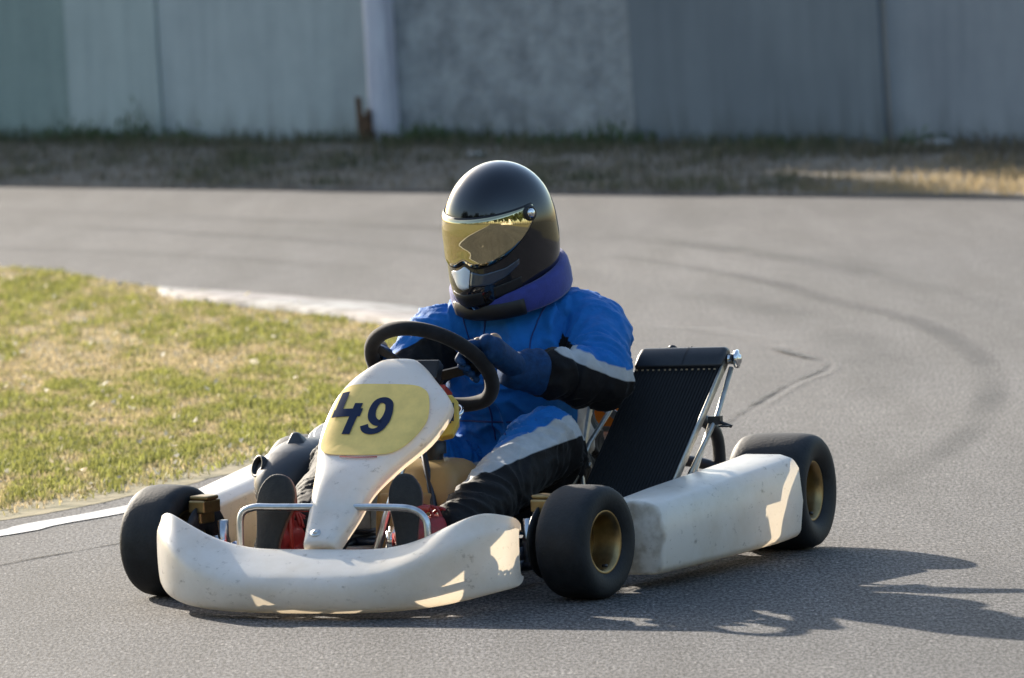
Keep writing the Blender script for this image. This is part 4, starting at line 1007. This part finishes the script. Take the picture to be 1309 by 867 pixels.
# left arm: blue sleeve cap, narrow pale band, black forearm and underarm gusset
sL = (x_-ELL.x)*.08+(z_-ELL.z)*-.88+(y_-ELL.y)*-.44
put(L_arm, np.minimum(sL+.038, (y_-.272)*1.2), np.where(y_ < .272, sL+.034, sL+.018))
put(L_arm, np.full(nv_, -.06), np.minimum(-(y_-.232)+(.575-z_)*.35, .545-z_))
sR = (x_-ELR.x)*.62+(z_-ELR.z)*-.55+(y_-ELR.y)*.55
put(R_arm, np.full(nv_, -.06), sR+.05)
def leg(K_, A_, H_, sgn):
    ax = np.array((A_-K_).normalized()); dK = co-np.array(K_)
    lat = (y_-K_.y)*sgn; ver = -(z_-K_.z); along = dK@ax; th = dK@np.array((K_-H_).normalized()); s_ = ver*.78+lat*.35
    return np.where(along > 0, (dK-ax[None]*np.clip(along, 0, 1)[:, None])@np.array([0, sgn*.35, -.78])+along*.17, s_+th*.05)
sl_ = leg(KNL, ANL, Vector((-.28, .12, .165)), 1); put(is_('thL', 'shL'), sl_+.028, sl_-.014)
sl_ = leg(KNR, ANR, Vector((-.28, -.06, .165)), -1); put(is_('thR'), sl_+.030, sl_-.014); put(is_('shR'), np.full(nv_, .06), np.full(nv_, .06))
# side of the torso: pale panel then black back
sd = (y_-.062)*.9-(x_+.25)*.55-(z_-.3)*.12
put(is_('to'), np.minimum(sd-.105, .40-z_), np.minimum(sd-.160, .52-z_))
ca = body.data.color_attributes.new("Zone", 'FLOAT_COLOR', 'POINT')
ca.data.foreach_set("color", np.stack([sW*8+.5, sB*8+.5, 0*sW, 0*sW+1], 1).astype(np.float32).ravel())
# zip seam and shoulder seams
def seam(name, pts, r=.0022, m=None, n=8):
    mb = MB(); mb.tube(cr_spline(pts, n, False), r, 6); return mb.build(name, m or M['navy'], body)

from mathutils.bvhtree import BVHTree
bvh = BVHTree.FromPolygons([Vector(v) for v in co2.tolist()], [tuple(p.vertices) for p in body.data.polygons])
def cloth_line(name, A_, B_, dirv, r=.002, n=26, bow=Vector((0, 0, 0)), m=None):
    pts = []
    for q in range(n+1):
        t = q/n; p = Vector(A_).lerp(Vector(B_), t)+bow*math.sin(math.pi*t); h_ = bvh.ray_cast(p+Vector(dirv)*.4, -Vector(dirv), .8)
        if h_[0] is not None: pts.append(h_[0]+Vector(dirv)*r*.3)
    if len(pts) > 3:
        mb = MB(); mb.tube(pts, r, 6); mb.build(name, m or M['navy'], body)
mzip = mat("dark_blue_thread", (.006, .03, .15), .7)
cloth_line("zip_seam", (-.1, .03, .60), (-.1, .03, .30), Vector((1, 0, 0)), .0022, m=mzip)
cloth_line("shoulder_seam", (-.1, .185, .64), (-.1, .165, .46), Vector((1, 0, 0)), .0018, bow=Vector((0, -.02, 0)), m=mzip)
cloth_line("shoulder_seam", (-.1, -.045, .64), (-.1, -.02, .46), Vector((1, 0, 0)), .0018, bow=Vector((0, .02, 0)), m=mzip)
cloth_line("waist_seam", (-.1, -.13, .345), (-.1, .20, .345), Vector((1, 0, 0)), .0024, m=mzip)
# gloves
def glove(cpt, a0, side):
    """hand closed on the rim at rim angle a0; side +1 left hand"""
    mb = MB(); p = rimp(a0); tang = (rimp(a0+.05)-rimp(a0-.05)).normalized(); rad_ = (p-sc_).normalized()
    wr = WRL if side > 0 else WRR
    if tang.z < 0: tang = -tang
    pc = p+rad_*.014+sn*.038                       # palm centre, behind the rim
    mb.cap(wr+(pc-wr)*.05, pc, .029, .032)
    mb.ball(pc, .033)
    mb.cap(pc-tang*.026, pc+tang*.026, .023, .022)
    for k in range(4):
        o_ = (-.033+.0218*k); Lf = [.90, 1.0, 1.03, .92][k]; r0 = [.0105, .0114, .0114, .0108][k]
        b0 = p+tang*o_-rad_*.012*Lf+sn*.034; b1 = p+tang*o_*1.02-rad_*.040*Lf+sn*.022; b2 = p+tang*o_-rad_*.048*Lf-sn*.010; b3 = p+tang*o_*.96-rad_*.031-sn*.020
        mb.cap(pc+tang*o_*.7, b0, .013, r0+.0008); mb.cap(b0, b1, r0+.0008, r0); mb.cap(b1, b2, r0, r0-.0004); mb.cap(b2, b3, r0-.0004, r0-.0016)
    t0 = pc+tang*.020+rad_*.006; t1 = p+tang*.036+sn*.030-rad_*.004; t2 = p+tang*.046-rad_*.026+sn*.020
    mb.cap(t0, t1, .015, .0125); mb.cap(t1, t2, .0125, .0105)
    g_ = remesh(mb, "glove", M['glove'], body, .0028, 3, .4)
    # cuff
    ax = (wr-(ELL if side > 0 else ELR)).normalized(); mb = MB(); u = ax.orthogonal().normalized(); w_ = ax.cross(u); rg = []
    for t, r_ in ((-.052, .052), (-.049, .0555), (-.038, .055), (-.026, .0505), (-.012, .0515), (.0, .046), (.012, .045), (.024, .042), (.036, .038), (.045, .034)):
        rg.append([wr+ax*t+(u*math.cos(a)+w_*math.sin(a))*(r_+.0022*math.sin(3*a+t*90)+.0016*math.sin(5*a+t*60)) for a in [2*math.pi*k/28 for k in range(28)]])
    mb.loft(rg); mb.build("cuff", M['glove'], g_)
    # pale leather patches on knuckles and thumb side
    mb = MB(); mb.cap(t0+sn*.004, t1+sn*.0035, .0135, .0125); mb.ball(pc+sn*.020+tang*.006, (.022, .018, .020)); mb.build("leather_patch", M['tanleather'], g_)
    mb = MB(); mb.ball(wr-ax*.05+Vector((0, 0, .045)), (.022, .016, .009)); mb.build("wrist_strap", M['tanleather'], g_)
glove(None, R(14), 1); glove(None, R(188), -1)

# shoes
def shoe(an, sole_c, side):
    xx = Vector((.96, .0, .28)).normalized() if side < 0 else Vector((.93, .22, .28)).normalized()   # sole normal (faces forward)
    zz = Vector((-.28, -.12*side, .96)).normalized(); zz = (zz-xx*zz.dot(xx)).normalized(); yy = zz.cross(xx)
    outl_ = [(a*(.80 if side > 0 else .95), b*.96) for a, b in [(0, -.128), (.026, -.120), (.036, -.095), (.034, -.055), (.031, -.015), (.038, .03), (.049, .07), (.046, .105), (.026, .134), (0, .142), (-.026, .134), (-.043, .105), (-.045, .07), (-.036, .03), (-.029, -.015), (-.033, -.055), (-.036, -.095), (-.026, -.120)]]
    S = cr_spline([(a, b, 0) for a, b in outl_], 3)
    def PT(a, b, d): return Vector(sole_c)+yy*a+zz*b+xx*d
    mb = MB()
    mb.ball(PT(0, -.085, -.050), (.05, .030, .034)); mb.cap(PT(0, -.08, -.045), PT(0, .02, -.045), .030, .032); mb.cap(PT(0, .02, -.042), PT(.002, .085, -.040), .033, .032); mb.ball(PT(0, .09, -.038), (.028, .032, .030))
    mb.cap(PT(0, -.06, -.056), Vector(an), .038, .044); mb.cap(PT(0, 0, -.04), Vector(an).lerp(PT(0, 0, -.05), .4), .036, .04)
    sh = remesh(mb, "shoe", M['red_leather'], body, .004, 4, .4)
    rg = []
    for d, s_ in ((-.010, .97), (-.008, 1.0), (.002, 1.02), (.007, 1.0), (.009, .96)): rg.append([PT(p.x*s_, p.y*s_, d) for p in S])
    mb = MB().loft(rg); so_ = mb.build("sole", M['sole'], sh)
    rg = []
    for d, s_ in ((-.0095, 1.00), (-.0075, 1.045), (-.001, 1.05), (.0015, 1.02)): rg.append([PT(p.x*s_, p.y*(1+(s_-1)*.5), d) for p in S])
    mb = MB().loft(rg, False); mb.build("welt", mat("brown_welt", (.16, .07, .05), .5), sh)
    mb = MB()
    for k in range(4):
        c0 = Vector(an).lerp(PT(0, .04, -.05), .25+.18*k)
        mb.tube(cr_spline([c0+yy*.036+xx*-.0, c0+yy*.02+Vector((0, 0, .034)), c0-yy*.02+Vector((0, 0, .034)), c0-yy*.036], 4, False), .004, 8)
    mb.build("laces", M['red_leather'], sh)
shoe(ANL, (.700, .150, .165), 1); shoe(ANR, (.712, -.185, .165), -1)

# ---- helmet
hc = Vector((-.135, .069, .803)); hyaw = R(-19)
Hm = Matrix.Translation(hc) @ Matrix.Rotation(hyaw, 4, 'Z') @ Matrix.Rotation(R(13), 4, 'Y') @ Matrix.Rotation(R(-2), 4, 'X')
def lerp_tab(tab, z, k_):
    if z >= tab[0][0]: return tab[0][k_]
    for i in range(1, len(tab)):
        if z >= tab[i][0]:
            t = (tab[i-1][0]-z)/(tab[i-1][0]-tab[i][0]); t = t*t*(3-2*t) if i in (1,) else t
            return tab[i-1][k_]*(1-t)+tab[i][k_]*t
    return tab[-1][k_]
HT = [(0, .142, .142, .1235), (-.03, .145, .142, .124), (-.06, .151, .138, .1225), (-.09, .157, .131, .119), (-.12, .157, .121, .113), (-.145, .147, .112, .107), (-.165, .130, .102, .098), (-.175, .118, .094, .091)]
HZ = .165
def hp(phi, z, off=0.0):
    if z >= 0: s_ = max(0, 1-(z/HZ)**2.25)**.5; f_, b_, w_ = HT[0][1]*s_, HT[0][2]*s_, HT[0][3]*s_
    else: f_, b_, w_ = lerp_tab(HT, z, 1), lerp_tab(HT, z, 2), lerp_tab(HT, z, 3)
    c_, s2 = math.cos(phi), math.sin(phi); X = (f_ if c_ > 0 else b_)*c_; Y = w_*s2
    pw = 2.15; k_ = (abs(c_)**pw+abs(s2)**pw)**(-1/pw); X *= k_; Y *= k_
    v = Vector((X, Y, z)); 
    if z < -.05 and c_ > 0: v.x += .010*max(0, c_)**14*min(1, (-z-.05)/.05)          # chin ridge
    n_ = Vector((X, Y, max(z, -.03)*1.0)).normalized() if v.length > 0 else Vector((0, 0, 1))
    return v+n_*off
zl = [HZ*math.sin(math.pi/2*i/16) for i in range(16, -1, -1)]; zl[0] = HZ*.9995
zl += [-.015, -.03, -.045, -.06, -.075, -.09, -.105, -.12, -.135, -.15, -.16, -.168, -.175]
NP = 72; rings = [[hp(2*math.pi*k/NP, z) for k in range(NP)] for z in zl]
# rolled lower edge
rings.append([hp(2*math.pi*k/NP, -.177)*.985 for k in range(NP)]); rings.append([Vector((p.x*.86, p.y*.84, -.165)) for p in rings[-2]]); rings.append([Vector((p.x*.80, p.y*.78, -.10)) for p in rings[-3]])
mb = MB().loft(rings, True); 
hel = mb.build("helmet", M['helmet'], body); hel.matrix_local = Hm
# visor with its border
def vis_z(phi):
    a = abs(phi)/R(86); a = min(1, a)
    top = .062+.006*a; bot = -.040-.010*math.exp(-((phi-R(30))/R(30))**2)-.010*math.exp(-((phi+R(30))/R(30))**2)+.012*math.exp(-(phi/R(9))**2)+.088*a**2.4
    if abs(phi) < R(12): bot += -.0
    return top, bot
NV = 60; NZ = 12; rg = []
ph = [R(-86)+R(172)*i/NV for i in range(NV+1)]
def vis_grid(off, grow=0.0):
    out = []
    for p in ph:
        t, b = vis_z(p); t += grow; b -= grow
        out.append([hp(p, b+(t-b)*j/NZ, off) for j in range(NZ+1)])
    return out
A1 = vis_grid(.0055); A2 = vis_grid(.0036)
def closed_shell(A1, A2):
    mb = MB(); n = len(A1); m_ = len(A1[0]); vv = [p for r in A1 for p in r]+[p for r in A2 for p in r]; o_ = n*m_; ff = []
    for i in range(n-1):
        for j in range(m_-1):
            ff.append((i*m_+j, (i+1)*m_+j, (i+1)*m_+j+1, i*m_+j+1)); ff.append((o_+i*m_+j, o_+i*m_+j+1, o_+(i+1)*m_+j+1, o_+(i+1)*m_+j))
    for i in range(n-1):
        ff.append((i*m_, o_+i*m_, o_+(i+1)*m_, (i+1)*m_)); ff.append((i*m_+m_-1, (i+1)*m_+m_-1, o_+(i+1)*m_+m_-1, o_+i*m_+m_-1))
    for j in range(m_-1):
        ff.append((j, j+1, o_+j+1, o_+j)); q = (n-1)*m_; ff.append((q+j, o_+q+j, o_+q+j+1, q+j+1))
    return mb.add(vv, ff)
closed_shell(A1, A2).build("visor", M['visor'], hel)
closed_shell(vis_grid(.0034, .005), vis_grid(.0008, .005)).build("visor_gasket", M['hblack'], hel)
for s in (1, -1):
    q = hp(R(79)*s, .052, .005); nn = Vector((.12, s, .12)).normalized(); mb = MB(); mb.lathe([(-.004, .019), (.003, .019), (.005, .016), (.0055, .013)], q, nn, 32); mb.build("visor_pivot", M['hblack'], hel)
    mb = MB(); mb.lathe([(.004, .0115), (.008, .0105), (.010, .007), (.011, .0005)], q, nn, 28); mb.build("pivot_screw", M['chrome'], hel)
# pale chevron on the chin below the visor, vent and chin spoiler
def patch(name, pts, off, m, n=14, k=8):
    """pts: top row and bottom row of (phi deg, z)"""
    top, bot = pts; mb = MB(); g1 = []
    for i in range(n+1):
        t = i/n; a = top[0][0]+(top[-1][0]-top[0][0])*t
        def itp(row):
            for q in range(1, len(row)):
                if a <= row[q][0]+1e-6: u = (a-row[q-1][0])/(row[q][0]-row[q-1][0]); return row[q-1][1]*(1-u)+row[q][1]*u
            return row[-1][1]
        zt, zb_ = itp(top), itp(bot); g1.append([hp(R(a), zb_+(zt-zb_)*j/k, off) for j in range(k+1)])
    g2 = [[p*.992 for p in r] for r in g1]
    closed_shell(g1, g2).build(name, m, hel)
patch("pale_chevron", ([(-22, -.062), (-8, -.056), (0, -.046), (8, -.056)], [(-22, -.066), (-8, -.094), (0, -.100), (8, -.095)]), .0022, M['hwhite'])
patch("grey_chevron", ([(9, -.058), (22, -.066), (46, -.058), (60, -.044)], [(9, -.092), (30, -.094), (46, -.080), (60, -.056)]), .002, mat("dark_blue_decal", (.02, .035, .06), .2, coat=.7))
patch("chin_vent", ([(34, -.100), (62, -.088)], [(34, -.128), (62, -.112)]), .0015, M['hblack'])
patch("mouth_vent", ([(-22, -.108), (0, -.112), (22, -.108)], [(-22, -.140), (0, -.146), (22, -.140)]), .0015, M['hblack'])
# neck collar: padded ring
mb = MB(); rg = []; Cm = Matrix.Translation((-.165, .072, .668)) @ Matrix.Rotation(hyaw*.6, 4, 'Z') @ Matrix.Rotation(R(19), 4, 'Y')
mats_ = []
for k in range(60):
    a = 2*math.pi*k/60; rx = .125 if math.cos(a) > 0 else .150; ry = .124; hgt = .030+.012*(1-math.cos(a))/2; th = .026
    c0 = Vector((rx*math.cos(a), ry*math.sin(a), .0)); rdir = Vector((math.cos(a), math.sin(a), 0))
    r_ = []
    for q in range(12):
        b = 2*math.pi*q/12; r_.append(Cm @ (c0+rdir*(math.copysign(abs(math.cos(b))**.6, math.cos(b))*th*.75)+Vector((0, 0, math.copysign(abs(math.sin(b))**.6, math.sin(b))*hgt))))
    rg.append(r_)
rg.append(rg[0]); mb.loft(rg, False); cl = mb.build("neck_collar", M['collar'], body)
mb = MB(); rg = []
for k in range(-9, 10):
    a = R(5)+k*R(4.6); rx = .125; ry = .124; hgt = .024; c0 = Vector((rx*math.cos(a), ry*math.sin(a), -.010)); rdir = Vector((math.cos(a), math.sin(a), 0)); r_ = []
    for q in range(12):
        b = 2*math.pi*q/12; r_.append(Cm @ (c0+rdir*(math.copysign(abs(math.cos(b))**.6, math.cos(b))*.024)+Vector((0, 0, math.copysign(abs(math.sin(b))**.6, math.sin(b))*hgt))))
    rg.append(r_)
mb.loft(rg); mb.build("collar_strap", M['hblack'], cl)

# ============================================================ behind the camera (seen in the visor and paintwork)
mtree = mat("far_foliage", (.03, .045, .015), .9, col2=(.06, .085, .03), vscale=2)
mtrunk = mat("bark", (.09, .065, .045), .9)
def make_tree(h_, r_, seed):
    rs = random.Random(seed); t = empty("tree"); mb = MB(); mb.tube([(0, 0, 0), (.1, 0, h_*.35), (.05, .1, h_*.6)], [.18, .12, .05], 8); mb.build("trunk", mtrunk, t)
    n = 2600; c = []
    cl_ = [(rs.uniform(-r_, r_)*.7, rs.uniform(-r_, r_)*.7, h_*rs.uniform(.4, .85), rs.uniform(.3, .55)*r_) for _ in range(14)]
    vv = []; ff = []
    for i in range(n):
        cx, cy, cz, cr_ = rs.choice(cl_); v = Vector((rs.gauss(0, 1), rs.gauss(0, 1), rs.gauss(0, 1))).normalized()*cr_*rs.uniform(.6, 1.05); p = Vector((cx, cy, cz))+v
        u = Vector((rs.gauss(0, 1), rs.gauss(0, 1), rs.gauss(0, 1))).normalized(); w_ = u.orthogonal().normalized()*.16; u = u*.16
        k_ = len(vv); vv += [p-u, p+w_, p+u, p-w_]; ff.append((k_, k_+1, k_+2, k_+3))
    mesh("crown", vv, ff, mtree, t, smooth=False); return t
protos = [make_tree(7, 2.6, 1), make_tree(8.5, 3.0, 2), make_tree(6, 2.4, 3)]
def copy_thing(o):
    c = o.copy(); C.objects.link(c)
    for ch in o.children: d = ch.copy(); C.objects.link(d); d.parent = c
    return c
i = 0
for k in range(34):
    a = R(-85+170*k/33); d = 32+random.uniform(-4, 4); x = math.sin(a)*d; y = 12-math.cos(a)*d
    if i < 3: o = protos[i]
    else: o = copy_thing(protos[i % 3])
    o.location = (x, y, -.02); o.rotation_euler = (0, 0, random.uniform(0, 6)); s = random.uniform(1.0, 1.5); o.scale = (s, s, s)
    tag(o, "dark leafy tree in the row across the paddock, mirrored in the visor", "tree", "trees behind the camera across the paddock"); i += 1
mwh = mat("white_render", (.78, .77, .74), .8); mroof = mat("grey_roof", (.2, .2, .21), .8)
for (x, y, w_, d_, h_, lb) in ((15, -18, 5, 4, 3.0, "low white shed across the paddock mirrored in the visor"), (22, -14, 4, 4, 4.6, "taller white building across the paddock mirrored in the visor")):
    t = empty("paddock_building", (x, y, -.02), .5); tag(t, lb, "building")
    mb = MB(); mb.box((0, 0, h_/2), (w_, d_, h_)); mb.build("wall", mwh, t, smooth=False)
    mb = MB(); mb.box((0, 0, h_+.12), (w_+.5, d_+.5, .2)); mb.build("roof", mroof, t, smooth=False)
    mb = MB(); mb.box((0, d_/2+.02, 1.6), (1.2, .05, 1.0)); mb.build("window", M['navy'], t, smooth=False)
barrier = MB()
for k in range(40):
    barrier.box((8+k*.62, -9-k*.16+.02*k, .45), (.04, .5, .9), Matrix.Rotation(1.3, 3, 'Z'))
o = barrier.build("white_barrier", mwh, None, smooth=False); tag(o, "long low white board barrier beside the paddock", "barrier")
# grass beside the track behind the camera
poly_sheet("paddock_grass", [(-8.3, -45), (-4.8, -12), (-3.4, 5), (-3.2, 14), (-2.8, 15.9), (-6, 20), (-60, 30), (-60, -45)], .006, mat("paddock_grass", (.13, .14, .045), .9, col2=(.24, .20, .10), vscale=4))
